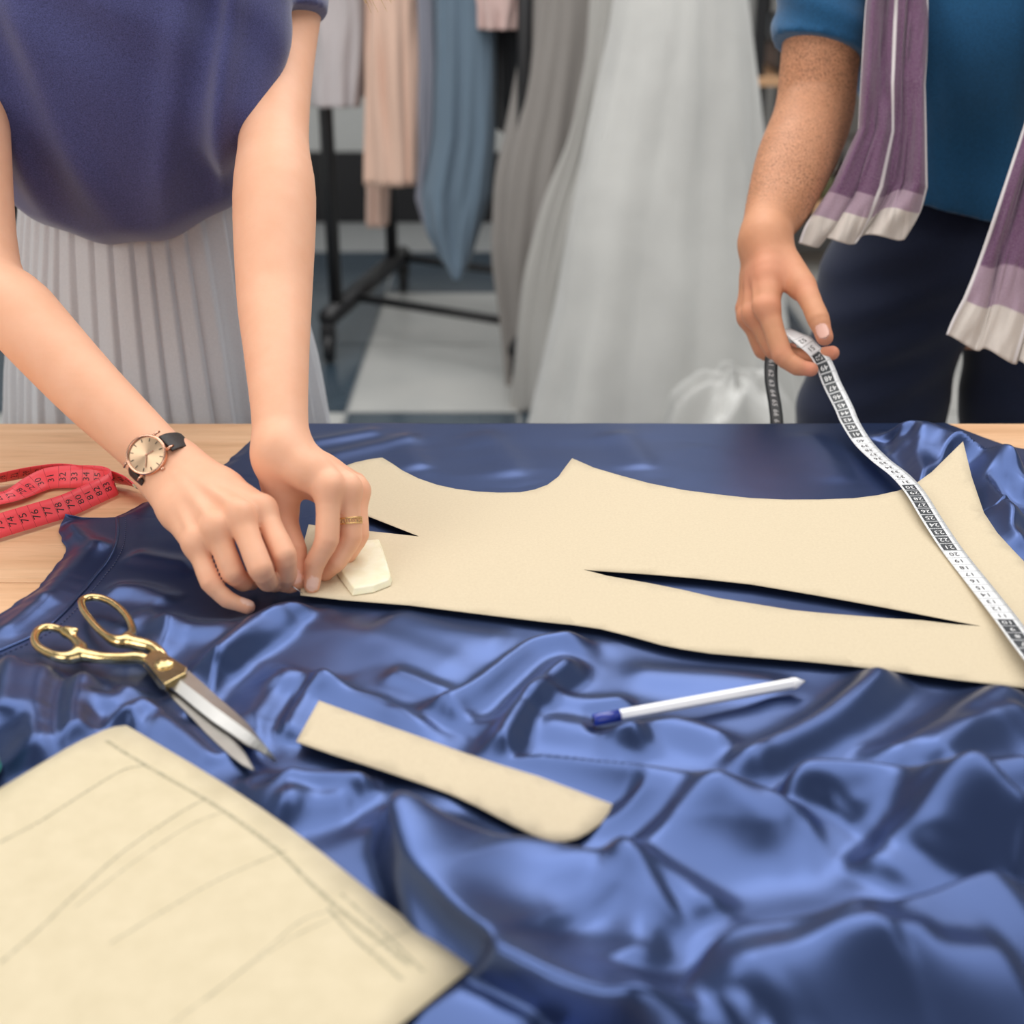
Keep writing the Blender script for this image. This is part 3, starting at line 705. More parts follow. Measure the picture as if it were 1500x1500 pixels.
h2['P'] = [A(518, 716, .046), A(524, 762, .026), A(516, 790, .016), A(505, 802, .011)]
h2['T'] = [A(405, 706, .072), A(416, 758, .050), A(431, 806, .034), A(440, 848, .0145)]
def hand(B, h, arm_dir, palm_n, sc_=1.0, rW=.024):
    W = h['W']; G = Body()
    side = nrmz(h['I'][0] - h['P'][0])
    for nm, o in (('I', .012), ('M', .004), ('R', -.005), ('P', -.012)):
        m = h[nm][0]; st = W + side * o * sc_ + arm_dir * .004
        r1 = {'I': .0118, 'M': .0120, 'R': .0112, 'P': .0102}[nm] * sc_
        G.cone(st, lp(st, m, .55), .0165 * sc_, .0142 * sc_, .010)
        G.cone(lp(st, m, .5), m, .0138 * sc_, r1, .007)
    ci = (h['I'][0] + h['P'][0] + h['M'][0]) / 3
    G.cone(lp(W, ci, .35) + palm_n * .006, lp(W, ci, .8) + palm_n * .008, .017 * sc_, .014 * sc_, .012)
    G.cone(lp(W, h['T'][0], .3), lp(h['T'][0], h['T'][1], .75), .017 * sc_, .0135 * sc_, .012)
    B.group(G, .012)
    # tendons on the back
    for nm in 'IMRP':
        m = h[nm][0]; off = -palm_n * (.0112 * sc_)
        B.cone(lp(W, m, .35) + off * .95, lp(W, m, .96) + off, .0032 * sc_, .0030 * sc_, .0055)
        B.ell(m + off * .35, (.0098 * sc_, .0092 * sc_, .0092 * sc_), k=.005)
    Fg = Body()
    rr = {'I': (.0108, .0098, .0084, .0066), 'M': (.0110, .0098, .0085, .0066), 'R': (.0106, .0094, .0080, .0064), 'P': (.0092, .0080, .0070, .0058), 'T': (.0135, .0112, .0102, .0078)}
    for nm in 'TPRMI': finger(Fg, h[nm], [r * sc_ for r in rr[nm]], .0012)
    B.group(Fg, .0065)
axR = nrmz(h1['W'] - D_(30, 465, 1.19)); axL = nrmz(h2['W'] - D_(403, 470, 1.175))
pn1 = nrmz(np.cross(h1['I'][0] - h1['W'], h1['P'][0] - h1['W'])); pn1 = pn1 if pn1[2] < 0 else -pn1
pn2 = nrmz(np.cross(h2['I'][0] - h2['W'], h2['P'][0] - h2['W'])); pn2 = pn2 if pn2[2] < 0 else -pn2
eR, sR = D_(-28, 395, 1.24), D_(-70, -60, 1.40)
eL, sL = D_(402, 290, 1.268), D_(420, -60, 1.475)
hipc = np.array([-.42, 1.60, .93]); chest = np.array([-.405, 1.53, 1.20]); neckb = (sR + sL) / 2 + np.array([.01, -.02, .045])
WB.ell(hipc, (.16, .115, .13), k=.05); WB.cone(hipc + [0, -.01, .08], chest + [0, 0, -.05], .095, .10, .05)
WB.ell(chest, (.145, .095, .15), k=.05); WB.cone(sR + [.03, 0, .0], sL - [.03, 0, .0], .05, .05, .05)
headc = neckb + np.array([.06, -.10, .19])
WB.cone(neckb - [0, -.01, .02], headc - [.01, -.03, .06], .052, .048, .03)
# head: skull, jaw, nose, lips, ears; she looks down at her work
Rh = Matrix.Rotation(R(38), 3, 'X') ; Rh = np.array(Rh)
def hd(x, y, z): return headc + Rh @ np.array([x, y, z])
WB.ell(hd(0, .012, .02), (.073, .092, .088), Rh, k=.02); WB.ell(hd(0, -.028, -.045), (.052, .055, .062), Rh, k=.03)
WB.cone(hd(0, -.088, .005), hd(0, -.104, -.022), .008, .012, .012)
WB.cone(hd(-.016, -.082, -.052), hd(.016, -.082, -.052), .006, .006, .008); WB.cone(hd(-.014, -.080, -.061), hd(.014, -.080, -.061), .0065, .0065, .006)
for sx in (-1, 1):
    WB.ell(hd(sx * .076, .01, -.005), (.008, .018, .030), Rh, k=.008); WB.ell(hd(sx * .030, -.073, .008), (.013, .010, .009), Rh, k=.006)
    WB.cone(hd(sx * .014, -.088, .024), hd(sx * .048, -.074, .028), .006, .005, .010)
# arms
def arm(B, pts, rs, k=.025, n=4):
    A4 = catmull(np.concatenate([np.array(pts), np.array(rs)[:, None]], 1), n); G = Body()
    for a, b in zip(A4[:-1], A4[1:]): G.cone(a[:3], b[:3], a[3], b[3], 0)
    B.group(G, k)
wR0 = h1['W'] - axR * .012; wL0 = h2['W'] - axL * .012
arm(WB, [sR, lp(sR, eR, .5), eR, D_(30, 462, 1.195), D_(122, 562, 1.160), h1['W'] - axR * .035, h1['W'] + axR * .008], [.048, .040, .035, .0335, .0295, .0255, .0235], .02)
arm(WB, [sL, D_(406, 90, 1.405), D_(401, 205, 1.330), eL, D_(402, 430, 1.215), D_(405, 512, 1.170), h2['W'] - axL * .035, h2['W'] + axL * .008], [.046, .0378, .0340, .0385, .0335, .0282, .0235, .0230], .02)
hand(WB, h1, axR, pn1, 1.0); hand(WB, h2, axL, pn2, 1.0)
# legs
for sx in (-1, 1):
    hp = hipc + [sx * .085, 0, -.05]; kn = np.array([-.42 + sx * .085, 1.58, .48]); an = np.array([-.42 + sx * .08, 1.64, .09])
    WB.chain([hp, kn, lp(kn, an, .35) + [0, .012, 0], an], [.082, .055, .050, .034], .03)
    WB.cone(an + [0, .02, -.045], an + [0, -.13, -.062], .032, .026, .02)
xs = axis_steps(-.80, -.06, .0045, [(-.345, -.115, .0015)]); ys = axis_steps(.895, 1.76, .0045, [(.895, 1.10, .0015)])
zs = np.concatenate([axis_steps(-.01, .835, .011, []), axis_steps(.846, 1.74, .0045, [(.84, .97, .0015)])])
V, Q = surface_net('person', WB.ev, xs, ys, zs)
C = np.zeros((len(V), 3), np.float32)
sp = []
for h in (h1, h2):
    for nm in 'IMRP': sp += [(h[nm][0], .013, .35, 0), (h[nm][1], .010, .55, 0), (h[nm][2], .008, .4, 0), (h[nm][3], .010, .65, 0)]
    sp += [(h['T'][2], .012, .45, 0), (h['T'][3], .011, .6, 0)]
C = tint_at(V, sp)
camp = np.array([0, 0, CZ])
def nail_on(Vv, Cc, h, nm, r, up):
    a, b = h[nm][2], h[nm][3]; d = nrmz(b - a); up = np.asarray(up, float); up = nrmz(up - d * (up @ d))
    Rr = rot_from(d, up); c = lp(a, b, .93) + up * r; nail_tint(Vv, Cc, c, Rr, .0062, .0046)
nail_on(V, C, h1, 'P', .0056, (0, 0, 1)); nail_on(V, C, h2, 'I', .0064, (.2, -.5, .6)); nail_on(V, C, h2, 'T', .0078, (-.3, -.7, .5))
Cn = C.copy()
lips = np.linalg.norm((V - hd(0, -.084, -.056)) / np.array([.028, .02, .014]), axis=1) < 1; C[lips, 0] = 1
for sx in (-1, 1): C[np.linalg.norm((V - hd(sx * .030, -.084, .006)) / np.array([.014, .012, .004]), axis=1) < 1, 2] = 1
me = fast_mesh('person', V, Q); vcol(me, C)
woman = link('person', me, M['skin_f']); tag(woman, 'woman in navy tee and grey pleated skirt pinning paper to the satin', 'person')

M['navy_jersey'] = cloth('navy_heather_jersey', (.058, .062, .175), .9, .35, .42, 800, .35)
s = NT('grey_chiffon'); n1 = s.noise(700, 2); s.set(base=s.ramp(n1, [(.3, (.52, .54, .58)), (.7, (.59, .61, .65))]), rough=.6, sheen=.3, spec=.3); s.bump(n1, .15, .0003); M['chiffon'] = s.m
# tee: one surface with short sleeves, cut at hem and cuffs
xc = -.415; hz = 1.024
def tee_fold(P):
    x, y, z = P.T; f = .0035 * np.sin((x + .4) * 55 + 6 * (z - 1.1) ** 2 * 40 + 2.5 * vnoise(x * 7, z * 5, 2)) * sstep(1.0, 1.3, z) * .8
    f += .006 * vnoise(x * 9 + z * 3, z * 4, 5.0) + .0025 * vnoise(x * 24, z * 12, 1.0)
    # long soft folds falling from the shoulders
    for x0, x1, amp, wd in ((-.515, -.47, .008, .016), (-.56, -.535, .008, .014), (-.30, -.36, .006, .016), (-.26, -.30, .008, .012), (-.47, -.40, .005, .018)):
        t = (1.30 - z) / .26; xx = x0 + (x1 - x0) * t; f += 1.7 * amp * np.exp(-((x - xx) / wd) ** 2) * sstep(1.02, 1.12, z)
    return f
TB = Body()
TB.ell((-.412, 1.475, 1.215), (.160, .135, .21), k=.05); TB.cone(D_(374, -60, 1.355), D_(352, 170, 1.345), .036, .036, .04); TB.ell((-.413, 1.555, 1.075), (.158, .128, .125), k=.06)
TB.cone(sR + [.03, 0, .005], sL - [.05, 0, -.005], .062, .046, .04)
TBr = Body(); cuffL, cuffR = D_(412, 30, 1.415), D_(-50, 60, 1.36)
TBr.cone(sL, lp(sL, cuffL, 1.5), .050, .0435, .0); TBr.cone(sR, lp(sR, cuffR, 1.3), .060, .054, .0)
def cut_sleeve(P):
    nL = nrmz([.30, -.35, -1.]); nR = nrmz(cuffR - sR)
    dL = (P - cuffL) @ nL; dR = (P - cuffR) @ nR
    return np.where(P[:, 0] > xc, dL, dR)
def tee(P):
    x, y, z = P.T
    d1 = TB.ev(P) - tee_fold(P); hem = hz + 2.2 * (x - xc) ** 2 + .25 * np.clip(y - 1.45, 0, 1) + .003 * np.sin(x * 90)
    # blouse tucked: round in near the hem
    d1 = d1 + .05 * np.clip(1 - (z - hem) / .03, 0, 1.5) ** 2 * .5
    d1 = np.maximum(d1, hem - z)
    d2 = TBr.ev(P) + .002 * vnoise(x * 20, y * 20, z * 20); d2 = np.maximum(d2, cut_sleeve(P))
    inner = s_cone(P, sL, eL, .045, .041); d2 = np.maximum(d2, -np.minimum(inner, s_cone(P, sR, eR, .048, .042)) * np.where(z < 1.25, 1, -1e3 * 0 - 1))  if False else d2
    d = smin(d1, d2, .012)
    nk = s_cone(P, neckb - [0, 0, .03], neckb + [.02, -.06, .2], .085, .10)
    return np.maximum(d, -nk)
xs = np.arange(-.72, -.12, .0038, dtype=np.float32); ys = np.arange(1.30, 1.76, .0045, dtype=np.float32); zs = np.arange(.99, 1.42, .0038, dtype=np.float32)
V, Q = surface_net('shirt', tee, xs, ys, zs, 4)
tee_o = link('shirt', fast_mesh('shirt', V, Q), M['navy_jersey'], woman)
# rolled cuff and hem seams
ring = []
ax_ = nrmz(cuffL - sL); Rr = rot_from(ax_, (0, -1, .2))
# pleated skirt
nu_, nv_ = 900, 70; th = np.linspace(0, 2 * math.pi, nu_, endpoint=False); vv = np.linspace(0, 1, nv_)
Tt, Vv = np.meshgrid(th, vv); z = 1.085 - Vv * .74
rx = np.interp(Vv, [0, .06, .30, 1], [.136, .142, .175, .25]); ry = np.interp(Vv, [0, .06, .30, 1], [.105, .110, .138, .165])
npl = 46; ph = (Tt / (2 * math.pi) * npl + .35 * vnoise(Tt * 4, Vv * 1.2, 3) + .25 * np.sin(Vv * 3 + Tt * 2)) % 1
saw = np.where(ph < .78, ph / .78, (1 - ph) / .22)
amp = np.interp(Vv, [0, .1, .4, 1], [.003, .005, .0065, .009]); dr_ = amp * (saw - .5) + .010 * Vv * np.sin(Tt * 5 + 1.2) + .011 * np.sin(Tt * 11 + Vv * 3) * Vv
dr_ = dr_ + .009 * vnoise(Tt * 9, Vv * 4, 7) * Vv
cy = 1.575 + .0 * Vv
X_ = -.418 + (rx + dr_) * np.cos(Tt) - .012 * Vv; Y_ = cy + (ry + dr_) * np.sin(Tt); Y_ = np.maximum(Y_, 1.378 + .006 * saw)
sk = link('skirt', grid_mesh('skirt', np.stack([X_, Y_, z], -1), closed_u=True), M['chiffon'], woman); solidify(sk, .0012, -1)
# hair: bun of combed strands, two loose locks
s = NT('blonde_hair'); n1 = s.noise(60, 3, .6, stretch=(6, 6, .6)); s.set(base=s.ramp(n1, [(.3, (.42, .26, .12)), (.7, (.72, .52, .30))]), rough=.45, spec=.5); s.bump(n1, .5, .002); M['hair'] = s.m
HB = Body(); HB.ell(hd(0, .028, .040), (.084, .092, .086), Rh, k=.02); HB.cone(hd(.05, .03, .0), hd(.075, -.02, -.09), .03, .028, .03); HB.cone(hd(-.05, .03, 0), hd(-.068, .0, -.07), .03, .02, .03)
lock_end = aty(560, 10, 1.19)
def hair_f(P):
    d = HB.ev(P); q = (P - headc) @ Rh
    d = d + .0022 * np.sin(q[:, 0] * 420 + 3 * vnoise(q[:, 0] * 20, q[:, 2] * 20, 1))
    face = s_ell(P, hd(0, -.085, -.02), (.062, .07, .085), Rh); return np.maximum(d, -face)
bl, bh = HB.box(); g = [np.arange(bl[i] - .02, bh[i] + .02, .004, dtype=np.float32) for i in range(3)]
V, Q = surface_net('hair', hair_f, *g, 4); hair = link('hair', fast_mesh('hair', V, Q), M['hair'], woman)
bmV = []; bmF = []
for i in range(46):
    a = hd(.07 + .01 * random.uniform(-1, 1), -.02 + .015 * random.uniform(-1, 1), -.07); e = lock_end + np.array([random.uniform(-.014, .014), random.uniform(-.012, .012), random.uniform(-.006, .03)])
    mid = lp(a, e, .5) + np.array([.02 + random.uniform(-.01, .01), 0, .0])
    t3 = tube_mesh('t', catmull([a, mid, e], 5), np.linspace(.0012, .0002, 11), 5); o0 = len(bmV)
    bmV += [tuple(q.co) for q in t3.vertices]; bmF += [tuple(o0 + j for j in p.vertices) for p in t3.polygons]; bpy.data.meshes.remove(t3)
tag(link('loose_lock', mesh('loose_lock', bmV, bmF), M['hair'], hair), kind=None)
# shoes
for sx in (-1, 1):
    an = np.array([-.42 + sx * .08, 1.64, .09]); S_ = Body(); S_.flat(an + [0, .025, -.055], an + [0, -.135, -.062], .036, .033, (0, 0, 1), .75, .01); S_.cone(an + [0, .02, -.02], an + [0, .02, -.06], .036, .036, .02)
    f_ = lambda P: np.maximum(np.maximum(S_.ev(P), .004 - P[:, 2]), P[:, 2] - .075)
    b0, b1 = S_.box(); g = [np.arange(b0[i] - .01, b1[i] + .01, .005, dtype=np.float32) for i in range(3)]
    V, Q = surface_net('shoe', f_, *g, 4); link('shoe', fast_mesh('shoe', V, Q), M['black_metal'], woman)

# ------------------------------------------------------------------ wrist watch
M['rose_gold'] = plain('rose_gold', (.78, .46, .33), .22, 1.0)
s = NT('sunburst_dial'); tc = s.n('ShaderNodeTexCoord'); gr = s.n('ShaderNodeTexGradient', gradient_type='RADIAL'); s.l(tc.outputs['Object'], gr.inputs[0])
wv = s.n('ShaderNodeMath', operation='MULTIPLY'); wv.inputs[1].default_value = 12.566; s.l(gr.outputs['Fac'], wv.inputs[0]); cs = s.n('ShaderNodeMath', operation='COSINE'); s.l(wv.outputs[0], cs.inputs[0])
s.set(base=(.74, .52, .34), metal=.85, rough=.33, aniso=.8); tg = s.n('ShaderNodeTangent', direction_type='RADIAL', axis='Z'); s.l(tg.outputs[0], s.b.inputs['Tangent']); M['dial'] = s.m
s = NT('black_leather'); n1 = s.noise(900, 2, .5); s.set(base=(.018, .014, .014), rough=.5); s.bump(n1, .6, .0006); M['leather'] = s.m
s = NT('watch_glass'); s.set(base=(1, 1, 1), rough=.02, trans=1.0, ior=1.15); M['glass'] = s.m
wc = h1['W'] - axR * .002; tocam = nrmz(camp - wc)
nW = tocam + nrmz(np.array([-1, .0, .05])) * .12; nW = nrmz(nW - axR * (nW @ axR) * .75)
fc = wc + nW * .0285 + nrmz(D_(224, 681, 1.12) - D_(243, 684, 1.12)) * .004
side = nrmz(np.cross(axR, nW))
watch = empty('wrist_watch', fc); tag(watch, 'rose gold wrist watch with black leather strap on the woman', 'watch')
Rw = Matrix(rot_from(side, nW).tolist())       # local x = along strap, z = dial normal
def wl(name, prof, mat, par=watch): return lathe(name, prof, mat, par, Vector(fc), 56, Rw)
rc = .0168
case = wl('case', [(rc * .80, -.0045), (rc * .97, -.0035), (rc, -.001), (rc, .0012), (rc * .985, .0024), (rc * .93, .0032), (rc * .88, .0026), (rc * .88, .0008)], M['rose_gold'])
me = mesh('dial', [(rc * .89 * math.cos(a), rc * .89 * math.sin(a), 0) for a in np.linspace(0, 2 * math.pi, 64, endpoint=False)], [tuple(range(64))])
dial = link('dial', me, M['dial'], None, False); dial.matrix_basis = Matrix.Translation(Vector(fc) + Rw @ Vector((0, 0, .0009))) @ Rw.to_4x4(); dial.parent = watch; dial.matrix_parent_inverse = parent_world(watch).inverted()
# twelve o'clock points up the hand side, as in the photo
def wpt(x, y, z): return np.array(Vector(fc) + Rw @ Vector((x, y, z)))
for i in range(12):
    a = 2 * math.pi * i / 12 + .1; r0, r1 = rc * .66, rc * .82
    bm = bmesh.new(); box_bm(bm, (0, 0, 0), (r1 - r0, .0006, .0003)); o = bm_obj('hour_marker', bm, M['leather'], None)
    o.matrix_basis = Matrix.Translation(Vector(wpt((r0 + r1) / 2 * math.cos(a), (r0 + r1) / 2 * math.sin(a), .0012))) @ Rw.to_4x4() @ Matrix.Rotation(a, 4, 'Z')
    o.parent = dial; o.matrix_parent_inverse = parent_world(dial).inverted()
for a, L_, wd in ((2.9, rc * .45, .0009), (.75, rc * .68, .0007)):
    bm = bmesh.new(); box_bm(bm, (L_ / 2 - .001, 0, 0), (L_, wd, .0003)); o = bm_obj('hand', bm, M['rose_gold'], None)
    o.matrix_basis = Matrix.Translation(Vector(wpt(0, 0, .0016))) @ Rw.to_4x4() @ Matrix.Rotation(a, 4, 'Z'); o.parent = dial; o.matrix_parent_inverse = parent_world(dial).inverted()
lathe('centre_pin', [(.0007, .001), (.0007, .0021), (.0003, .0023)], M['rose_gold'], watch, Vector(fc), 12, Rw)
cyl_between('crown', wpt(-.001, rc * .98, 0), wpt(-.001, rc * 1.14, 0), .0018, M['rose_gold'], watch, 16)
for sx in (-1, 1):
    for sy in (-1, 1): tube('lug', [wpt(sx * rc * .8, sy * .0085, -.001), wpt(sx * rc * 1.05, sy * .0085, -.0015), wpt(sx * rc * 1.2, sy * .0085, -.004)], [.0012, .0011, .0009], M['rose_gold'], watch, 10)
# strap: closed band around the wrist
def strap_pts():
    L_ = []
    a0 = wpt(rc * .98, 0, -.003); a1 = wpt(-rc * .98, 0, -.003)
    loc = lambda p: ((p - wc) @ side, (p - wc) @ nW)
    (x0, y0), (x1, y1) = loc(a0), loc(a1); b0 = math.atan2(y0, x0); b1 = math.atan2(y1, x1)
    if b1 < b0: b1 += 2 * math.pi
    b0 += 2 * math.pi
    for i in range(41):
        t = i / 40; b = b0 + (b1 - b0) * t; rad = .0262
        ra = math.hypot(x0, y0) * max(0, 1 - t * 9) + math.hypot(x1, y1) * max(0, 1 - (1 - t) * 9); wgt = max(0, 1 - t * 9) + max(0, 1 - (1 - t) * 9)
        rr_ = ra + rad * (1 - wgt); L_.append(wc + side * rr_ * math.cos(b) + nW * rr_ * math.sin(b))
    return np.array(L_)
sp_ = strap_pts(); rows = [sp_ + axR * o for o in (-.0092, -.006, 0, .006, .0092)]
st = link('strap', grid_mesh('strap', np.array(rows)), M['leather'], watch); solidify(st, .0022, 0); bevel(st, .0006)
# ring
M['gold'] = plain('polished_gold', (.83, .58, .26), .2, 1.0)
rp = lp(h2['M'][0], h2['M'][1], .66); ra_ = nrmz(h2['M'][1] - h2['M'][0]); Rr = rot_from(ra_, (0, -1, 0))
ringo = empty('finger_ring', rp); tag(ringo, 'gold ring of open links on the finger of her pinning hand', 'ring')
rad = .0105
for o_ in (-.0022, .0022):
    c = [rp + ra_ * o_ + Rr[:, 1] * rad * math.cos(a) + Rr[:, 2] * rad * math.sin(a) for a in np.linspace(0, 2 * math.pi, 41)]
    tube('band', c, .00055, M['gold'], ringo, 8)
for k in range(16):
    a = 2 * math.pi * k / 16; b = a + .2
    P0 = [rp + ra_ * (.0022 * math.cos(q)) + Rr[:, 1] * rad * math.cos(a + .1 * math.sin(q)) + Rr[:, 2] * rad * math.sin(a + .1 * math.sin(q)) for q in np.linspace(0, 2 * math.pi, 13)]
    tube('link', P0, .0004, M['gold'], ringo, 6)
# ------------------------------------------------------------------ scissors
s = NT('brass'); n1 = s.noise(160, 3, .6); s.set(base=s.ramp(n1, [(.35, (.60, .44, .20)), (.7, (.76, .58, .30))]), metal=1.0, rough=.2); M['brass'] = s.m
s = NT('brushed_steel'); n1 = s.noise(300, 2, .6, stretch=(1, 8, 1)); s.set(base=(.60, .59, .57), metal=1.0, rough=.32); s.bump(n1, .08, .0003); M['steel'] = s.m
M['steel_dark'] = plain('ground_steel', (.36, .34, .31), .42, 1.0)
ZC = .0155
def q7(x, y, z=ZC): return atz(x / 3., 840 + y / 3., z)
sci = empty('scissors', q7(722, 405, .01)); tag(sci, 'tailor scissors with gold handles and steel blades on the satin', 'scissors')
H1 = Body()
lpts = catmull([q7(*p) for p in [(362,118),(415,105),(480,122),(537,165),(572,215),(580,262),(552,298),(505,296),(455,266),(405,215),(366,160)]], 5, True)
rr = .0030 + .0022 * np.exp(-(np.linalg.norm(lpts - q7(552, 298), axis=1) / .012) ** 2)
for i in range(len(lpts)): H1.cone(lpts[i], lpts[(i + 1) % len(lpts)], rr[i], rr[(i + 1) % len(rr)], 0)
def shank(B, pts, k=.003):
    A4 = catmull(np.array([(*q7(x, y, z), r) for x, y, z, r in pts]), 5); S = Body()
    for a, b in zip(A4[:-1], A4[1:]): S.cone(a[:3], b[:3], a[3], b[3], 0)
    z0 = T + ZC; bb = S.box(); S.ops = [(lambda P, E=S.ev: E(np.stack([P[:, 0], P[:, 1], z0 + (P[:, 2] - z0) / .62], 1).astype(np.float32)) * .8, 0, bb)] if False else S.ops
    B.group(S, k)
G1 = Body(); G1.group(H1, .004)
shank(G1, [(556,285,ZC,.0040),(580,302,ZC,.0052),(620,312,ZC,.0052),(665,324,ZC,.0046),(700,348,ZC,.0042),(725,378,.014,.0034)])
H2 = Body(); l2 = catmull([q7(*p) for p in [(152,285),(168,252),(208,237),(258,245),(300,268),(336,300),(355,340),(318,368),(260,368),(200,345),(163,318)]], 5, True)
r2 = .0031 + .0025 * np.exp(-(np.linalg.norm(l2 - q7(350, 350), axis=1) / .014) ** 2)
for i in range(len(l2)): H2.cone(l2[i], l2[(i + 1) % len(l2)], r2[i], r2[(i + 1) % len(r2)], 0)
G2 = Body(); G2.group(H2, .004)
shank(G2, [(340,350,ZC,.0044),(385,362,ZC,.0050),(450,372,ZC,.0042),(540,374,ZC,.0042),(610,372,ZC,.0044),(670,392,.013,.0040)])
G2.cone(q7(300, 258), q7(332, 250, .019), .0045, .0022, .004)
for nm, G in (('handle', G1), ('handle', G2)):
    b0, b1 = G.box(); g = [np.arange(b0[i] - .004, b1[i] + .004, .0011, dtype=np.float32) for i in range(3)]
    V, Q = surface_net(nm, G.ev, *g, 5); link(nm, fast_mesh(nm, V, Q), M['brass'], sci)
def prism(name, poly, z0, z1, mat, parent, bev=.0006, seg=2):
    n = len(poly); top = [q7(x, y, z1) for x, y in poly]; bot = [(a[0], a[1], T + z0) for a in top]
    V = [tuple(v) for v in top] + bot; Fc = [tuple(range(n)), tuple(range(2 * n - 1, n - 1, -1))] + [(i, i + n, (i + 1) % n + n, (i + 1) % n) for i in range(n)]
    me = mesh(name, V, Fc); bm = bmesh.new(); bm.from_mesh(me); bmesh.ops.recalc_face_normals(bm, faces=bm.faces); bm.to_mesh(me); bm.free()
    o = link(name, me, mat, parent, False); bevel(o, bev, seg) if bev else None; return o
prism('pivot_block', [(628,372),(668,337),(704,336),(822,412),(816,436),(722,486)], .0135, .0195, M['brass'], sci)
prism('pivot_block', [(612,378),(668,345),(760,420),(716,494),(700,488)], .0098, .0132, M['brass'], sci)
lathe('screw', [(.0068, 0), (.0070, .0008), (.0060, .0020), (.0050, .0018), (.0044, .0026), (.002, .0032), (.0005, .0033)], M['brass'], sci, Vector(q7(722, 400, .0192)), 32)
def blade(name, outl, ridge, z0, zr, mats):
    """outer edge, ridge and inner edge as three matching polylines: two ground facets, flat underside"""
    A_, R_, B_ = [resample(np.array([q7(x, y, z) for x, y in L]), 26) for L, z in ((outl[0], z0), (ridge, zr), (outl[1], z0))]
    n = 26; V = np.concatenate([A_, R_, B_, A_ - [0, 0, .0014], B_ - [0, 0, .0014]]); Fc = []
    for i in range(n - 1):
        Fc += [(i, i + 1, n + i + 1, n + i), (n + i, n + i + 1, 2 * n + i + 1, 2 * n + i), (3 * n + i, 4 * n + i, 4 * n + i + 1, 3 * n + i + 1), (3 * n + i, 3 * n + i + 1, i + 1, i), (2 * n + i, 2 * n + i + 1, 4 * n + i + 1, 4 * n + i)]
    Fc += [(0, n, 2 * n, 4 * n, 3 * n), (n - 1, 4 * n - 1, 5 * n - 1, 3 * n - 1, 2 * n - 1)]
    me = mesh(name, V, Fc); o = link(name, me, mats, sci, False)
    for p in me.polygons:
        i = p.index % 5 if p.index < 5 * (n - 1) else 1
        p.material_index = 0 if i == 0 else 1
    bm = bmesh.new(); bm.from_mesh(me); bmesh.ops.recalc_face_normals(bm, faces=bm.faces); bm.to_mesh(me); bm.free(); return o
blade('blade', ([(826,425),(890,480),(960,545),(1030,605),(1090,660),(1150,735),(1200,797),(1216,822)], [(728,482),(800,540),(860,590),(930,645),(1000,692),(1080,745),(1160,790),(1208,826)]),
      [(775,456),(860,520),(940,583),(1020,642),(1100,700),(1160,750),(1205,806),(1213,824)], .0140, .0172, [M['steel_dark'], M['steel']])
blade('blade', ([(745,480),(830,560),(930,640),(1000,690),(1040,735),(1080,795),(1105,838),(1118,862)], [(716,492),(760,550),(850,640),(905,700),(960,752),(1020,805),(1070,842),(1116,864)]),
      [(742,486),(825,562),(920,642),(985,690),(1030,742),(1070,800),(1100,842),(1117,863)], .0102, .0108, [M['steel_dark'], M['steel_dark']])

# ------------------------------------------------------------------ pen
s = NT('clear_plastic_barrel'); s.set(base=(.93, .93, .96), rough=.2, spec=.6, coat=.5); M['barrel'] = s.m
M['pen_blue'] = plain('blue_plastic', (.012, .035, .33), .25, 0, .6, .5); M['ink'] = plain('ink_tube', (.80, .80, .86), .4)
pa, pb = atz(869, 1055, .0135), atz(1180, 998, .0135); pd = nrmz(pb - pa)
pen = empty('ballpoint_pen', pa); tag(pen, 'white ballpoint pen with blue end plug on the satin', 'pen')
Lp_ = np.linalg.norm(pb - pa); at_ = lambda t: pa + pd * Lp_ * t
me = tube_mesh('barrel', [at_(.115), at_(.5), at_(.945)], .0041, 6); bo = link('barrel', me, M['barrel'], pen, False); bevel(bo, .0006)
tube('end_plug', [at_(0), at_(.004), at_(.06), at_(.118)], [.0034, .0041, .0042, .0042], M['pen_blue'], pen, 24)
tube('plug_hole', [at_(-.0015), at_(.001)], .0022, M['black_metal'], pen, 16)
tube('nose_cone', [at_(.935), at_(.955), at_(.975), at_(.985)], [.0043, .0040, .0022, .0014], M['barrel'], pen, 24)
tube('writing_tip', [at_(.98), at_(.993), at_(1.0)], [.0011, .0009, .0003], M['steel'], pen, 12)

# ------------------------------------------------------------------ tailor's chalk, pin
s = NT('waxy_chalk'); n1 = s.noise(90, 4, .6); s.set(base=s.ramp(n1, [(.3, (.80, .74, .52)), (.7, (.88, .83, .64))]), rough=.5, sss=.3); s.b.inputs['Subsurface Radius'].default_value = (.01, .008, .004); s.bump(n1, .3, .0005); M['chalk'] = s.m
CH = [(489,836),(531,795),(556,793),(561,806),(568,826),(575,850),(573,858),(548,868),(516,873)]
bm = bmesh.new(); ct = np.mean([atz(x, y, .012)[:2] for x, y in CH], 0)
tv, bv = [], []
for i, (x, y) in enumerate(CH):
    b = atz(x, y, .0105); q = lp(b[:2], ct, .10)
    bv.append(bm.verts.new((b[0], b[1], T + .0103))); tv.append(bm.verts.new((q[0], q[1], T + .0152 - .0008 * (i in (4, 5)))))
bm.faces.new(tv); bm.faces.new(bv[::-1])
for i in range(len(CH)):
    j = (i + 1) % len(CH); bm.faces.new((bv[i], bv[j], tv[j], tv[i]))
bmesh.ops.recalc_face_normals(bm, faces=bm.faces)
chk = bm_obj('tailor_chalk', bm, M['chalk']); bevel(chk, .0009, 3); tag(chk, 'cream piece of tailor chalk beside the pinning hand', 'chalk')
pin = empty('dressmaking_pin', atz(433, 862, .013)); tag(pin, 'thin steel pin between her fingertips at the corner of the pattern', 'pin')
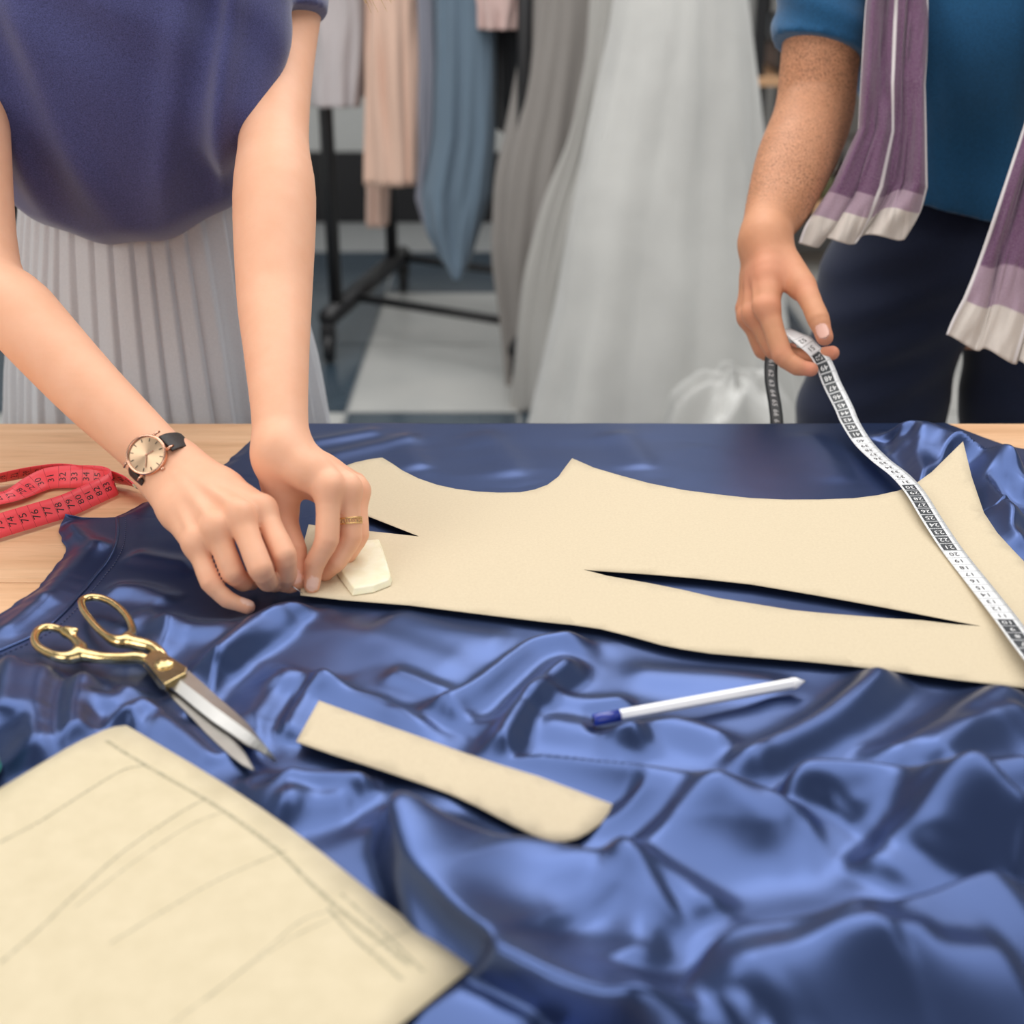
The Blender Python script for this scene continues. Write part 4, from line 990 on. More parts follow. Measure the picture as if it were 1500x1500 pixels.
tube('shaft', [atz(424, 856, .018), atz(443, 869, .0108)], .00045, M['steel'], pin, 8)
lathe('pin_head', [(.0002, -.001), (.001, -.0006), (.0013, 0), (.001, .0006), (.0002, .001)], M['steel'], pin, Vector(atz(423.5, 855.6, .0184)), 12)

# ------------------------------------------------------------------ thread spool at the left edge
M['teal_thread'] = cloth('teal_thread', (.0, .20, .19), .5, .2, .3, 1500, .5)
spc = atz(-31, 1150, .0); spc[2] = T + .004 + fab_z(spc[0], spc[1])
spo = empty('thread_spool', spc); tag(spo, 'teal thread spool just entering at the left side above the large paper', 'spool')
lathe('wound_thread', [(.0125, .003), (.0145, .006), (.0148, .018), (.0145, .028), (.0125, .030)], M['teal_thread'], spo, Vector(spc), 32)
lathe('spool_core', [(.014, 0), (.015, .001), (.015, .003), (.008, .004), (.008, .029), (.015, .030), (.015, .033), (.014, .034)], M['teal_thread'], spo, Vector(spc), 32)

# ------------------------------------------------------------------ measuring tapes
def text_mesh(txt):
    cu = bpy.data.curves.new('t', 'FONT'); cu.body = txt; cu.size = 1; cu.align_x = 'CENTER'; cu.align_y = 'CENTER'; cu.resolution_u = 2
    o = bpy.data.objects.new('t', cu); me = bpy.data.meshes.new_from_object(o)
    bm = bmesh.new(); bm.from_mesh(me); bmesh.ops.triangulate(bm, faces=bm.faces); bmesh.ops.subdivide_edges(bm, edges=[e for e in bm.edges if e.calc_length() > .35], cuts=1)
    V = np.array([v.co[:] for v in bm.verts]); Fc = [tuple(v.index for v in f.verts) for f in bm.faces]; bm.free()
    bpy.data.objects.remove(o); bpy.data.curves.remove(cu); bpy.data.meshes.remove(me); return V, Fc
_tx = {}
def get_text(t):
    if t not in _tx: _tx[t] = text_mesh(t)
    return _tx[t]
class Ribbon:
    def __init__(s, pts, width, away=None):
        """pts: (x, y, z, angle) rows; angle = how far the strip stands up from flat"""
        C_ = catmull(pts, 14); d = np.r_[0, np.cumsum(np.linalg.norm(np.diff(C_[:, :3], axis=0), axis=1))]; s.L = d[-1]
        s.n = int(s.L / .002) + 2; s.s = np.linspace(0, s.L, s.n); C_ = np.stack([np.interp(s.s, d, C_[:, k]) for k in range(C_.shape[1])], 1)
        s.P = C_[:, :3]; tn = np.gradient(s.P, axis=0); tn /= np.linalg.norm(tn, axis=1)[:, None]; s.t = tn
        h = np.cross([0, 0, 1.], tn); h /= np.linalg.norm(h, axis=1)[:, None]
        if C_.shape[1] > 4: h = h * 1.0
        a = np.radians(C_[:, 3])[:, None]; up = np.cross(tn, h)
        s.w = np.cos(a) * h + np.sin(a) * up; s.w /= np.linalg.norm(s.w, axis=1)[:, None]; s.nm = np.cross(tn, s.w); s.width = width
    def at(s, ss, ww, off=0.):
        ss = np.atleast_1d(ss); f = lambda A: np.stack([np.interp(ss, s.s, A[:, k]) for k in range(3)], 1)
        return f(s.P) + f(s.w) * (np.atleast_1d(ww) * s.width)[:, None] + f(s.nm) * off
    def mesh(s, name, mat, parent, thick=.0005):
        rows = [s.at(s.s, w_) for w_ in (-.5, -.25, 0, .25, .5)]
        o = link(name, grid_mesh(name, np.array(rows)), mat, parent); solidify(o, thick, 0); return o
def near_s(rb, p): return rb.s[np.argmin(np.linalg.norm(rb.P - p, axis=1))]
def quads_on(rb, L, off):
    V = []; Fc = []
    for s0, s1, w0, w1 in L:
        n = max(2, int(abs(s1 - s0) / .003) + 1); ss = np.linspace(s0, s1, n); o0 = len(V)
        a = rb.at(ss, np.full(n, w0), off); b = rb.at(ss, np.full(n, w1), off); V += list(a) + list(b)
        Fc += [(o0 + i, o0 + i + 1, o0 + n + i + 1, o0 + n + i) for i in range(n - 1)]
    return V, Fc
def numerals(rb, L, size, off, rot, wpos):
    """L: (s, text); rot 0: baseline across the strip"""
    V = []; Fc = []
    for ss, t in L:
        v, f = get_text(t); o0 = len(V); x, y = v[:, 0] * size, v[:, 1] * size
        if rot == 0: sx, wx = ss - y, wpos * rb.width + x       # text runs across the width
        elif rot == 2: sx, wx = ss + y, wpos * rb.width - x
        elif rot == 3: sx, wx = ss + y, wpos * rb.width + x
        else: sx, wx = ss + x, wpos * rb.width + y
        V += list(rb.at(sx, wx / rb.width, off)); Fc += [tuple(o0 + i for i in q) for q in f]
    return V, Fc
M['red_tape'] = NT('red_vinyl_tape').set(base=(.92, .085, .11), rough=.38, spec=.5).m
M['tape_print'] = plain('black_print', (.02, .012, .014), .5)
M['white_tape'] = NT('white_vinyl_tape').set(base=(.80, .81, .82), rough=.35).m
M['white_print'] = plain('white_print', (.85, .85, .85), .5); M['dark_block'] = plain('charcoal_print', (.035, .04, .045), .4)
g_ = lambda x, y, z, a: (*atz(x, y, z), a)
RP = [g_(214,720,.012,35), g_(192,706,.013,50), g_(160,697,.013,58), (*atz(125,691,.013),55), (*atz(90,687,.013),50), (*atz(48,691,.012),48), (*atz(0,700,.012),45), (*atz(-60,712,.011),30), (*atz(-105,730,.010),15), (*atz(-60,742,.008),5),
      (*atz(0,730,.007),8), (*atz(26,722,.008),15), (*atz(53,708,.009),35), (*atz(75,700,.011),50), (*atz(110,698,.012),60), (*atz(145,699,.012),72), (*atz(164,704,.013),90), (*atz(166,709,.013),110), (*atz(150,717,.012),122),
      (*atz(128,727,.012),125), (*atz(96,741,.012),127), (*atz(50,755,.012),128), (*atz(0,770,.012),128), (*atz(-70,792,.011),130)]
rt = Ribbon(RP, .0215)
rto = empty('measuring_tape', RP[0][:3]); tag(rto, 'red tape measure with black numerals looped on the bare wood beside the wrist', 'tape measure')
rt.mesh('tape', M['red_tape'], rto)
sU = near_s(rt, np.array(RP[16][:3])); pitch = .0112
sA = near_s(rt, np.array(atz(48, 756, .012)))        # '76' sits there
sA = rt.s[np.argmin(np.linalg.norm(rt.P - np.array(atz(52, 754, .012)), axis=1) + 10 * (rt.s < sU))]
L1 = []; k = 76; 
for k in range(66, 86):
    ss = sA + (76 - k) * pitch
    if sU - .004 < ss < rt.L - .005: L1.append((ss, str(k)))
L2 = [(sU - .008 - i * pitch, str(36 - i)) for i in range(0, 14) if sU - .008 - i * pitch > 0]
sB = near_s(rt, np.array(RP[4][:3])); L3 = [(sB + i * pitch, str(53 + i)) for i in range(-9, 10) if .01 < sB + i * pitch < near_s(rt, np.array(RP[8][:3]))]
for side_ in (1, -1):
    V, Fc = numerals(rt, L1, .0096, side_ * .00035, 3, .02); V2, F2 = numerals(rt, L2 + L3, .0090, side_ * .00035, 0, .0)
    n0 = len(V); V = V + V2; Fc = Fc + [tuple(n0 + i for i in q) for q in F2]
    tk = []
    for i in range(int(rt.L / pitch)): tk.append((i * pitch, i * pitch + .00035, -.5, .5))
    V3, F3 = quads_on(rt, [(a + .004, b + .004, c, d) for a, b, c, d in tk], side_ * .00030)
    tag(link('numerals', mesh('numerals', V, Fc), M['tape_print'], rto, False), kind='stuff')
    if side_ == 1: mt = NT('tick_print').set(base=(.45, .03, .04), rough=.5).m
    tag(link('tick_lines', mesh('tick_lines', V3, F3), mt, rto, False), kind='stuff')
q = rt.at([-.0015, -.0015, .007, .007], [-.55, .55, .55, -.55]); me = mesh('metal_end', q, [(0, 1, 2, 3)]); o = link('metal_end', me, plain('brass_tip', (.72, .66, .42), .35, .9), rto, False); solidify(o, .0014, 0)

# grey and white tape held by the man
GP = [(*atd(1150,482,1.475), 10), (*atd(1166,492,1.462), -5), (*atd(1182,503,1.450), -22), (*atd(1204,528,1.445), -25), (*atd(1219,563,1.435), -22), (*atd(1236,597,1.415), -15),
      (*atd(1245,618,1.395), -8), (*atd(1264,648,1.365), -4), (*atd(1290,674,1.318), 0), (*atz(1318,696,.0185), 0), (*atz(1341,722,.0185), 0), (*atz(1366,762,.0165), 0), (*atz(1396,807,.0125), 0), (*atz(1436,858,.0135), 0), (*atz(1472,904,.0165), 0), (*atz(1505,948,.021), 0), (*atz(1570,1030,.022), 0)]
GP = [(a, b, c, -d) for a, b, c, d in GP]
gt = Ribbon(GP, .0185)
gto = empty('measuring_tape', GP[8][:3]); tag(gto, 'white and charcoal tape measure hanging from his fingers across the paper pattern', 'tape measure')
gt.mesh('tape', M['white_tape'], gto)
s20 = near_s(gt, np.array(atz(1396, 807, .0125))); s10 = near_s(gt, np.array(atz(1478, 909, .0165))); pg = (s10 - s20) / 10
dark = []; whites = []; blacks = []; lines = []
for k in range(1, 54):
    ss = s20 + (20.5 - k) * pg
    if ss < .03 or ss > gt.L - .01: continue
    dk = (k <= 10) or (21 <= k <= 30) or (41 <= k <= 50)
    if dk: dark.append((ss - pg * .44, ss + pg * .44, -.40, .22)); whites.append((ss, str(k)))
    else: blacks.append((ss, str(k)))
    lines.append((ss - pg / 2, ss - pg / 2 + .0004, -.5, .5))
    for m_ in range(1, 10): lines.append((ss - pg / 2 + m_ * pg / 10, ss - pg / 2 + m_ * pg / 10 + .0002, .36, .5))
for sd in (1, -1):
    for nm, (V, Fc), mm in (('charcoal_block', quads_on(gt, dark, sd * .00035), M['dark_block']), ('numerals', numerals(gt, whites, .0085, sd * .0005, 2, -.08), M['white_print']), ('numerals', numerals(gt, blacks, .0085, sd * .0005, 2, -.08), M['tape_print']), ('tick_lines', quads_on(gt, lines, sd * .0003), M['dark_block'])):
        tag(link(nm, mesh(nm, V, Fc), mm, gto, False), kind='stuff')
# its other end falls behind his hand
EP = [(*atd(1137,505,1.50), 80), (*atd(1130,528,1.50), 80), (*atd(1130,560,1.50), 85), (*atd(1135,592,1.50), 88), (*atd(1138,625,1.50), 90), (*atd(1136,680,1.505), 90)]
class VR(Ribbon):
    def __init__(s, pts, width):
        Ribbon.__init__(s, pts, width); s.w = np.tile(nrmz([1, -.5, 0]), (s.n, 1)); s.nm = np.cross(s.t, s.w)
et = VR(EP, .0150); et.mesh('hanging_end', M['dark_block'], gto)
V, Fc = numerals(et, [(i * .011 + .01, str(60 + i)) for i in range(13)], .008, .0005, 1, 0); V2, F2 = numerals(et, [(i * .011 + .01, str(60 + i)) for i in range(13)], .008, -.0005, 1, 0)
tag(link('numerals', mesh('numerals', V + V2, Fc + [tuple(len(V) + i for i in q) for q in F2]), M['white_print'], gto, False), kind='stuff')
# ------------------------------------------------------------------ man
MB_ = Body()
mh = dict(W=D_(1122, 345, 1.53))
mh['I'] = [D_(1124,452,1.468), D_(1146,520,1.452), D_(1168,537,1.446), D_(1188,541,1.442)]
mh['M'] = [D_(1108,462,1.492), D_(1134,512,1.480), D_(1175,524,1.462), D_(1219,517,1.452)]
mh['R'] = [D_(1100,466,1.515), D_(1118,512,1.515), D_(1140,522,1.505), D_(1158,512,1.495)]
mh['P'] = [D_(1098,456,1.540), D_(1108,495,1.545), D_(1125,508,1.535), D_(1142,500,1.525)]
mh['T'] = [D_(1152,392,1.505), D_(1181,428,1.466), D_(1199,468,1.440), D_(1208,494,1.432)]
eM, sM = D_(1192, 165, 1.665), D_(1235, -190, 1.66)
axM = nrmz(mh['W'] - D_(1140, 280, 1.57)); pnM = nrmz(np.cross(mh['I'][0] - mh['W'], mh['P'][0] - mh['W']))
camp = np.array([0, 0, CZ]); pnM = pnM if pnM @ (camp - mh['W']) < 0 else -pnM
cX = .635; hipm = np.array([cX, 1.86, .93]); chm = np.array([cX, 1.84, 1.24]); sMr = sM; sMl = sM + [.42, .02, 0]
nkm = (sMr + sMl) / 2 + [0, -.01, .05]; hcm = nkm + [0, -.07, .21]
MB_.ell(hipm, (.165, .12, .14), k=.05); MB_.cone(hipm, chm, .115, .12, .05); MB_.ell(chm, (.18, .115, .17), k=.05)
MB_.cone(sMr + [.04, 0, 0], sMl - [.04, 0, 0], .06, .06, .05); MB_.cone(nkm, hcm - [0, -.03, .05], .06, .058, .03)
Rm = np.array(Matrix.Rotation(R(28), 3, 'X'))
def hm(x, y, z): return hcm + Rm @ np.array([x, y, z])
MB_.ell(hm(0, .012, .02), (.078, .098, .094), Rm, k=.02); MB_.ell(hm(0, -.028, -.05), (.060, .060, .068), Rm, k=.03)
MB_.cone(hm(0, -.092, .008), hm(0, -.112, -.022), .009, .014, .012); MB_.cone(hm(-.018, -.086, -.054), hm(.018, -.086, -.054), .006, .006, .008); MB_.cone(hm(-.016, -.084, -.064), hm(.016, -.084, -.064), .007, .007, .006)
for sx in (-1, 1):
    MB_.ell(hm(sx * .081, .01, -.005), (.009, .019, .033), Rm, k=.008); MB_.ell(hm(sx * .031, -.078, .008), (.014, .010, .009), Rm, k=.006); MB_.cone(hm(sx * .014, -.094, .026), hm(sx * .05, -.080, .030), .008, .006, .010)
arm(MB_, [sM, lp(sM, eM, .45), D_(1202, 80, 1.665), eM, D_(1165, 235, 1.605), D_(1142, 295, 1.565), mh['W'] - axM * .02, mh['W'] + axM * .012], [.062, .050, .0475, .0475, .0455, .0375, .0295, .0290], .02)
hand(MB_, mh, axM, pnM, 1.16)
eMl = sMl + [.06, .03, -.28]; wMl = eMl + [-.02, -.16, -.18]
arm(MB_, [sMl, eMl, lp(eMl, wMl, .3), wMl], [.062, .050, .048, .029], .02)
m2 = dict(W=wMl + np.array([0, -.01, -.01]))
for nm, ox, ln in (('I', -.028, .09), ('M', -.010, .095), ('R', .010, .09), ('P', .028, .08)):
    b = m2['W'] + np.array([ox, -.02, -ln]); m2[nm] = [b, b + [0, -.012, -.040], b + [0, -.004, -.062], b + [0, .004, -.080]]
m2['T'] = [m2['W'] + [-.03, -.01, -.03], m2['W'] + [-.048, -.025, -.06], m2['W'] + [-.050, -.035, -.09], m2['W'] + [-.045, -.04, -.112]]
hand(MB_, m2, nrmz(wMl - eMl), np.array([0, 1., 0]), 1.1)
for sx in (-1, 1):
    hp = hipm + [sx * .10, 0, -.06]; kn = np.array([cX + sx * .13, 1.86, .48]); an = np.array([cX + sx * .15, 1.90, .09]); MB_.chain([hp, kn, an], [.09, .06, .04], .03); MB_.cone(an + [0, .02, -.04], an + [0, -.14, -.055], .036, .03, .02)
ha = np.array([mh[n][j] for n in 'IMRPT' for j in range(4)] + [mh['W']]); lo, hi = ha.min(0) - .03, ha.max(0) + .03
xs = axis_steps(.20, 1.02, .005, [(lo[0], hi[0], .0016)]); ys = axis_steps(min(lo[1], 1.38), 2.06, .005, [(lo[1], hi[1], .0017)])
zs = np.concatenate([axis_steps(-.01, lo[2] - .02, .011, []), axis_steps(lo[2] - .009, 1.78, .005, [(lo[2] - .01, hi[2], .0016)])])
V, Q = surface_net('person', MB_.ev, xs, ys, zs)
sp = []
for nm in 'IMRP': sp += [(mh[nm][0], .017, .8, 0), (mh[nm][1], .012, .7, 0), (mh[nm][2], .010, .6, 0), (mh[nm][3], .014, .9, 0)]
sp += [(mh['T'][0], .02, .4, 0), (mh['T'][1], .016, .6, 0), (mh['T'][3], .014, .7, 0), (lp(mh['W'], mh['I'][0], .6), .035, .55, 0)]
C = tint_at(V, sp)
# dark arm hair as fine brown speckle on the forearm
ap = lp(mh['W'], eM, .5); dd = s_cone(V.astype(np.float32), mh['W'], lp(eM, sM, .2), .03, .05)
hz_ = sstep(0, .06, (V - mh['W']) @ -axM); C[:, 2] = np.maximum(C[:, 2], hz_ * sstep(.02, .01, dd) * .8)
a, b = mh['T'][2], mh['T'][3]; d = nrmz(b - a); up = camp - b; up = nrmz(up - d * (up @ d)); nail_tint(V, C, lp(a, b, .85) + up * .0090, rot_from(d, up), .0088, .0066)
me = fast_mesh('person', V, Q); vcol(me, C); man = link('person', me, M['skin_m']); tag(man, 'man in blue tee, dark trousers and purple scarf holding the tape measure', 'person')
# thumb nail plate
Rn = rot_from(d, up); c0 = lp(a, b, .86) + up * .0082; uu, vv_ = np.meshgrid(np.linspace(-1, 1, 11), np.linspace(-1, 1, 11))
rr_ = np.stack([uu * np.sqrt(1 - vv_ ** 2 / 2) * .0085, vv_ * np.sqrt(1 - uu ** 2 / 2) * .0066, 0 * uu], -1); rr_[..., 2] = .0014 - rr_[..., 1] ** 2 * 42
sN = NT('nail'); sN.set(base=(.72, .40, .32), rough=.25, spec=.6, coat=.3); o = link('thumb_nail', grid_mesh('thumb_nail', c0 + rr_ @ Rn.T), sN.m, man); solidify(o, .0008, 0)

# tee
M['blue_jersey'] = cloth('petrol_blue_jersey', (.012, .085, .20), .9, .3, .25, 500, .3)
UB = Body(); UB.ell(chm + [0, 0, .0], (.205, .145, .21), k=.06); UB.ell(hipm + [0, -.005, .05], (.195, .150, .16), k=.06); UB.cone(sMr + [.04, 0, 0], sMl - [.04, 0, 0], .075, .075, .05)
US = Body(); cM = D_(1205, 78, 1.665); US.cone(sMr, lp(sMr, cM, 1.25), .070, .060, 0); cMl = lp(sMl, eMl, .8); US.cone(sMl, lp(sMl, cMl, 1.2), .070, .060, 0)
def mtee(P):
    x, y, z = P.T; f = .006 * vnoise(x * 8, z * 6, 4) + .004 * vnoise(x * 16 + z * 8, z * 14, 8); f += .006 * np.exp(-((x - .50 - (1.2 - z) * .25) / .014) ** 2) + .006 * np.exp(-((x - .60 - (1.25 - z) * .1) / .02) ** 2)
    d1 = UB.ev(P) - f; hem = 1.000 - .20 * (x - .56) ; d1 = np.maximum(d1, hem - z)
    d2 = US.ev(P) + .003 * np.sin(z * 130 + x * 50); n_ = nrmz(cM - sMr + np.array([-.03, 0, .02])); n2_ = nrmz(cMl - sMl); d2 = np.maximum(d2, np.where(x < cX, (P - cM) @ n_, (P - cMl) @ n2_))
    return np.maximum(smin(d1, d2, .03), -s_cone(P, nkm - [0, 0, .03], nkm + [0, -.04, .2], .09, .11))
g = [np.arange(.28, 1.02, .005, dtype=np.float32), np.arange(1.60, 2.06, .005, dtype=np.float32), np.arange(.90, 1.52, .005, dtype=np.float32)]
V, Q = surface_net('shirt', mtee, *g, 4); link('shirt', fast_mesh('shirt', V, Q), M['blue_jersey'], man)
# trousers
M['denim'] = cloth('dark_navy_twill', (.012, .018, .045), .85, .15, .3, 700, .3)
TR = Body(); TR.ell(hipm + [0, .0, .0], (.190, .145, .14), k=.05)
for sx in (-1, 1):
    hp = hipm + [sx * .098, 0, -.07]; kn = np.array([cX + sx * .145, 1.85, .48]); an = np.array([cX + sx * .165, 1.90, .06]); TR.chain([hp, lp(hp, kn, .5), kn, an], [.112, .098, .082, .075], .015)
def trf(P):
    x, y, z = P.T; f = .006 * vnoise(x * 9, z * 13, 2) + .004 * np.sin((z + .5 * np.abs(x - cX)) * 95) * sstep(.25, .02, np.abs(z - .82)) * sstep(.0, .12, np.abs(x - cX))
    return np.maximum(np.maximum(TR.ev(P) - f, z - 1.04), .035 - z)
g = [np.arange(.28, 1.0, .006, dtype=np.float32), np.arange(1.64, 2.06, .006, dtype=np.float32), np.arange(.02, 1.06, .006, dtype=np.float32)]
V, Q = surface_net('trousers', trf, *g, 4); link('trousers', fast_mesh('trousers', V, Q), M['denim'], man)
for sx in (-1, 1):
    an = np.array([cX + sx * .15, 1.90, .09]); S2 = Body(); S2.flat(an + [0, .03, -.05], an + [0, -.15, -.056], .044, .040, (0, 0, 1), .85, .01)
    f_ = lambda P: np.maximum(S2.ev(P), .004 - P[:, 2])
    b0, b1 = S2.box(); g = [np.arange(b0[i] - .01, b1[i] + .01, .005, dtype=np.float32) for i in range(3)]; V, Q = surface_net('shoe', f_, *g, 4); link('shoe', fast_mesh('shoe', V, Q), M['black_metal'], man)
HM = Body(); HM.ell(hm(0, .026, .040), (.086, .098, .090), Rm, k=.02)
def hmf(P):
    q = (P - hcm) @ Rm; return np.maximum(HM.ev(P) + .001 * np.sin(q[:, 0] * 500), -s_ell(P, hm(0, -.09, -.035), (.07, .075, .10), Rm))
b0, b1 = HM.box(); g = [np.arange(b0[i] - .01, b1[i] + .01, .0045, dtype=np.float32) for i in range(3)]; V, Q = surface_net('hair', hmf, *g, 4)
link('hair', fast_mesh('hair', V, Q), plain('brown_hair', (.06, .035, .02), .6), man)

# scarf: crinkled gauze, purple with cream borders
s = NT('scarf_gauze'); uv = s.n('ShaderNodeUVMap', uv_map='UVMap'); sp_n = s.n('ShaderNodeSeparateXYZ'); s.l(uv.outputs[0], sp_n.inputs[0])
pur, lil, crm = (.115, .042, .105), (.31, .21, .27), (.56, .50, .45)
cv = s.ramp(sp_n.outputs[1], [(0, pur), (.76, pur), (.765, lil), (.86, lil), (.865, crm), (1, crm)], 'LINEAR')
cu_ = s.ramp(sp_n.outputs[0], [(0, (1, 1, 1)), (.012, (1, 1, 1)), (.018, (0, 0, 0)), (.47, (0, 0, 0)), (.475, (.9,) * 3), (.497, (.9,) * 3), (.502, (0, 0, 0)), (.982, (0, 0, 0)), (.988, (1, 1, 1)), (1, (1, 1, 1))], 'LINEAR')
nz = s.noise(420, 2, .6, stretch=(3, 3, .6)); c1_ = s.mix(cv, (.70, .66, .66), cu_); c2_ = s.mix(c1_, (.85, .8, .8), s.ramp(nz, [(.4, (0, 0, 0)), (.8, (.16,) * 3)]))
s.set(base=c2_, rough=.85, sheen=.3, spec=.2); s.bump(nz, .5, .0009); M['scarf'] = s.m
def scarf_tail(rows_, Yd, folds, seed, amp):
    """rows: (px left, px right, py left, py right) from top to hem"""
    nu2, nv2 = 220, 120; out = np.zeros((nv2, nu2, 3)); ks = np.linspace(0, 1, len(rows_)); R4 = np.array(rows_, float)
    for j in range(nv2):
        v = j / (nv2 - 1); xl, xr, yl, yr, dp = [np.interp(v, ks, R4[:, i]) for i in range(5)]
        uu = np.linspace(0, 1, nu2)
        # gathered folds: position wanders while depth waves
        ph_ = uu * folds * 2 * math.pi + 3.2 * vnoise(uu * 2.2 + seed, v * 1.6, seed)
        xx = uu + .8 / (folds * 2 * math.pi) * np.sin(ph_) * (1.25 - .4 * v)
        a_ = amp * (.75 + .9 * vnoise(uu * 2.5, v * 2.5, seed + 3)); dd = dp - a_ * np.cos(ph_) - .25 * a_ * np.cos(2.3 * ph_ + 4 * v)
        cr = .0055 * vnoise(uu * 8, v * 5, seed + 5) + .0030 * vnoise(uu * 26, v * 9, seed + 7)
        px_ = xl + (xr - xl) * xx; py_ = yl + (yr - yl) * uu + 6 * np.sin(ph_) * v
        for i in range(nu2): out[j, i] = atd(px_[i], py_[i], dd[i] + cr[i])
    return out
P1 = scarf_tail([(1285,1372,-230,-230,1.62),(1276,1362,-60,-60,1.60),(1268,1357,30,30,1.58),(1262,1350,120,120,1.565),(1258,1352,190,190,1.56),(1222,1352,270,270,1.555),(1196,1342,320,305,1.553),(1172,1328,358,345,1.55)], 0, 2.6, 3, .013)
P1 = P1.copy()
sc1 = link('scarf', grid_mesh('scarf', P1), M['scarf'], man); solidify(sc1, .0015, 0); tag(sc1, 'purple crinkled scarf with cream hems')
P2 = scarf_tail([(1560,1650,-230,-230,1.60),(1545,1640,-60,-60,1.575),(1525,1632,60,60,1.55),(1500,1625,180,180,1.535),(1470,1618,270,270,1.53),(1440,1600,360,370,1.525),(1415,1590,440,470,1.52),(1392,1570,496,560,1.515)], 0, 3.3, 11, .013)
o = link('scarf_tail', grid_mesh('scarf_tail', P2), M['scarf'], sc1); solidify(o, .0015, 0)
nkP = [P1[0].mean(0), P1[0].mean(0) + [.02, .06, .07], nkm + [-.06, .06, .02], nkm + [0, .085, .035], nkm + [.06, .06, .02], P2[0].mean(0) + [-.02, .06, .07], P2[0].mean(0)]
link('scarf_collar', tube_mesh('scarf_collar', catmull(nkP, 8), .028, 16, True, .55), M['scarf'], sc1)
# ------------------------------------------------------------------ garment rack
rack = empty('garment_rack', atz(530, 430, -T)); tag(rack, 'black metal garment rack on casters in the background', 'clothes rack')
bz = -T + .15
Af, Bf = atz(480, 466, bz), atz(590, 372, bz); Cr = atz(740, 484, bz); dr_ = nrmz(Cr - atz(515, 447, bz)); LR = .70
def offs(a, L): return a + dr_ * L

for k, base in enumerate((0, LR)):
    a, b = offs(Af, base), offs(Bf, base)
    tube('foot_bar', [a, b], .032, M['black_metal'], rack, 14)
    for e in (a, b):
        c = empty('caster', (e[0], e[1], .04), rack)
        lathe('wheel', [(.014, -.016), (.044, -.016), (.050, -.008), (.050, .008), (.044, .016), (.014, .016)], M['black_metal'], c, Vector((e[0], e[1], .056)), 24, Matrix.Rotation(R(90), 3, 'Y'))
        box('fork', (e[0], e[1], .105), (.046, .06, .06), M['black_metal'], c, bev=.004)
def base_pt(px, py): return atz(px, py, bz)
f1 = lp(Af, Bf, .10); f2 = lp(Af, Bf, .84)
for p in (f1, f2):
    tube('post', [p, p + [0, 0, 1.52]], .022, M['black_metal'], rack, 14); q = offs(p, LR); tube('post', [q, q + [0, 0, 1.52]], .022, M['black_metal'], rack, 14)
    tube('hanging_rail', [p + [0, 0, 1.52], q + [0, 0, 1.52]], .014, M['black_metal'], rack, 12)
    tube('lower_rail', [lp(Af, Bf, .30 if p is f1 else .95), offs(lp(Af, Bf, .30 if p is f1 else .95), LR)], .015, M['black_metal'], rack, 12)
tube('cross_bar', [f1 + [0, 0, 1.52], f2 + [0, 0, 1.52]], .014, M['black_metal'], rack, 12)
# ------------------------------------------------------------------ hanging garments
def garment(name, label, px_rows, t, mat, seed, group=None, cat='garment', thick=.035, folds=3.0, sleeve=None, hanger=True):
    """px_rows: (px left, px right, py) of the silhouette at depth t, top to hem; shoulders are added above"""
    rows = [(l, r, l2 if False else y) for (l, r, y), l2 in zip(px_rows, px_rows)]
    pl = [aty(l, y, t) for l, r, y in rows]; pr = [aty(r, y, t) for l, r, y in rows]
    zt = f1[2] + 1.52 - .10
    topc = lp(pl[0], pr[0], .5); w0 = (pr[0] - pl[0])[0] / 2
    cs = [[topc[0], topc[1], zt, .05], [topc[0], topc[1], zt - .03, w0 * .8], [topc[0], topc[1], zt - .09, w0 * 1.02]]
    for a, b in zip(pl, pr): c = lp(a, b, .5); cs.append([c[0], c[1], c[2], (b[0] - a[0]) / 2])
    cs = np.array(cs); cs = cs[np.argsort(-cs[:, 2])]
    n = 70; s_ = np.linspace(0, 1, n); cz_ = cs[:, 2]; zz = np.interp(s_, np.linspace(0, 1, len(cs)), cz_); cc = np.stack([np.interp(-zz, -cz_, cs[:, k]) for k in range(4)], 1)
    th = np.linspace(0, 2 * math.pi, 120, endpoint=False); Tt, Vv = np.meshgrid(th, s_)
    ct, st = np.cos(Tt), np.sin(Tt); ww = cc[:, 3][:, None]; tk_ = thick * (.5 + .7 * Vv)
    fo = .16 * thick * np.sin(ct * folds * 3 + 2.2 * vnoise(ct * 2, Vv * 2, seed)) + .25 * thick * vnoise(ct * 5, Vv * 5, seed + 2)
    Xg = cc[:, 0][:, None] + ww * np.sign(ct) * np.abs(ct) ** .8 + .01 * vnoise(st * 2, Vv * 4, seed + 5); Yg_ = cc[:, 1][:, None] + tk_ * st + fo * np.sign(st) ** 1
    Zg = cc[:, 2][:, None] + 0 * Tt
    o = link(name, grid_mesh(name, np.stack([Xg, Yg_, Zg], -1), closed_u=True), mat); solidify(o, .002, -1); tag(o, label, cat, group)
    if hanger:
        hk = catmull([(topc[0], topc[1], zt - .005), (topc[0], topc[1], zt + .05), (topc[0] + .02, topc[1], zt + .085), (topc[0], topc[1], zt + .11), (topc[0] - .018, topc[1], zt + .09)], 5); tube('hanger', hk, .002, M['steel'], o, 8)
    if sleeve:
        a = np.array([topc[0] + sleeve[0], topc[1] - .03, zt - .08]); b = atd(sleeve[1], sleeve[2], t - .04); tube('sleeve', catmull([a, lp(a, b, .5) + [0, -.015, 0], b], 6), np.linspace(.045, sleeve[3], 13), mat, o, 20)
    return o
gm = lambda n, c: cloth(n, c, .85, .2, .08, 260, .2)
GR = 'garments on the black rack'
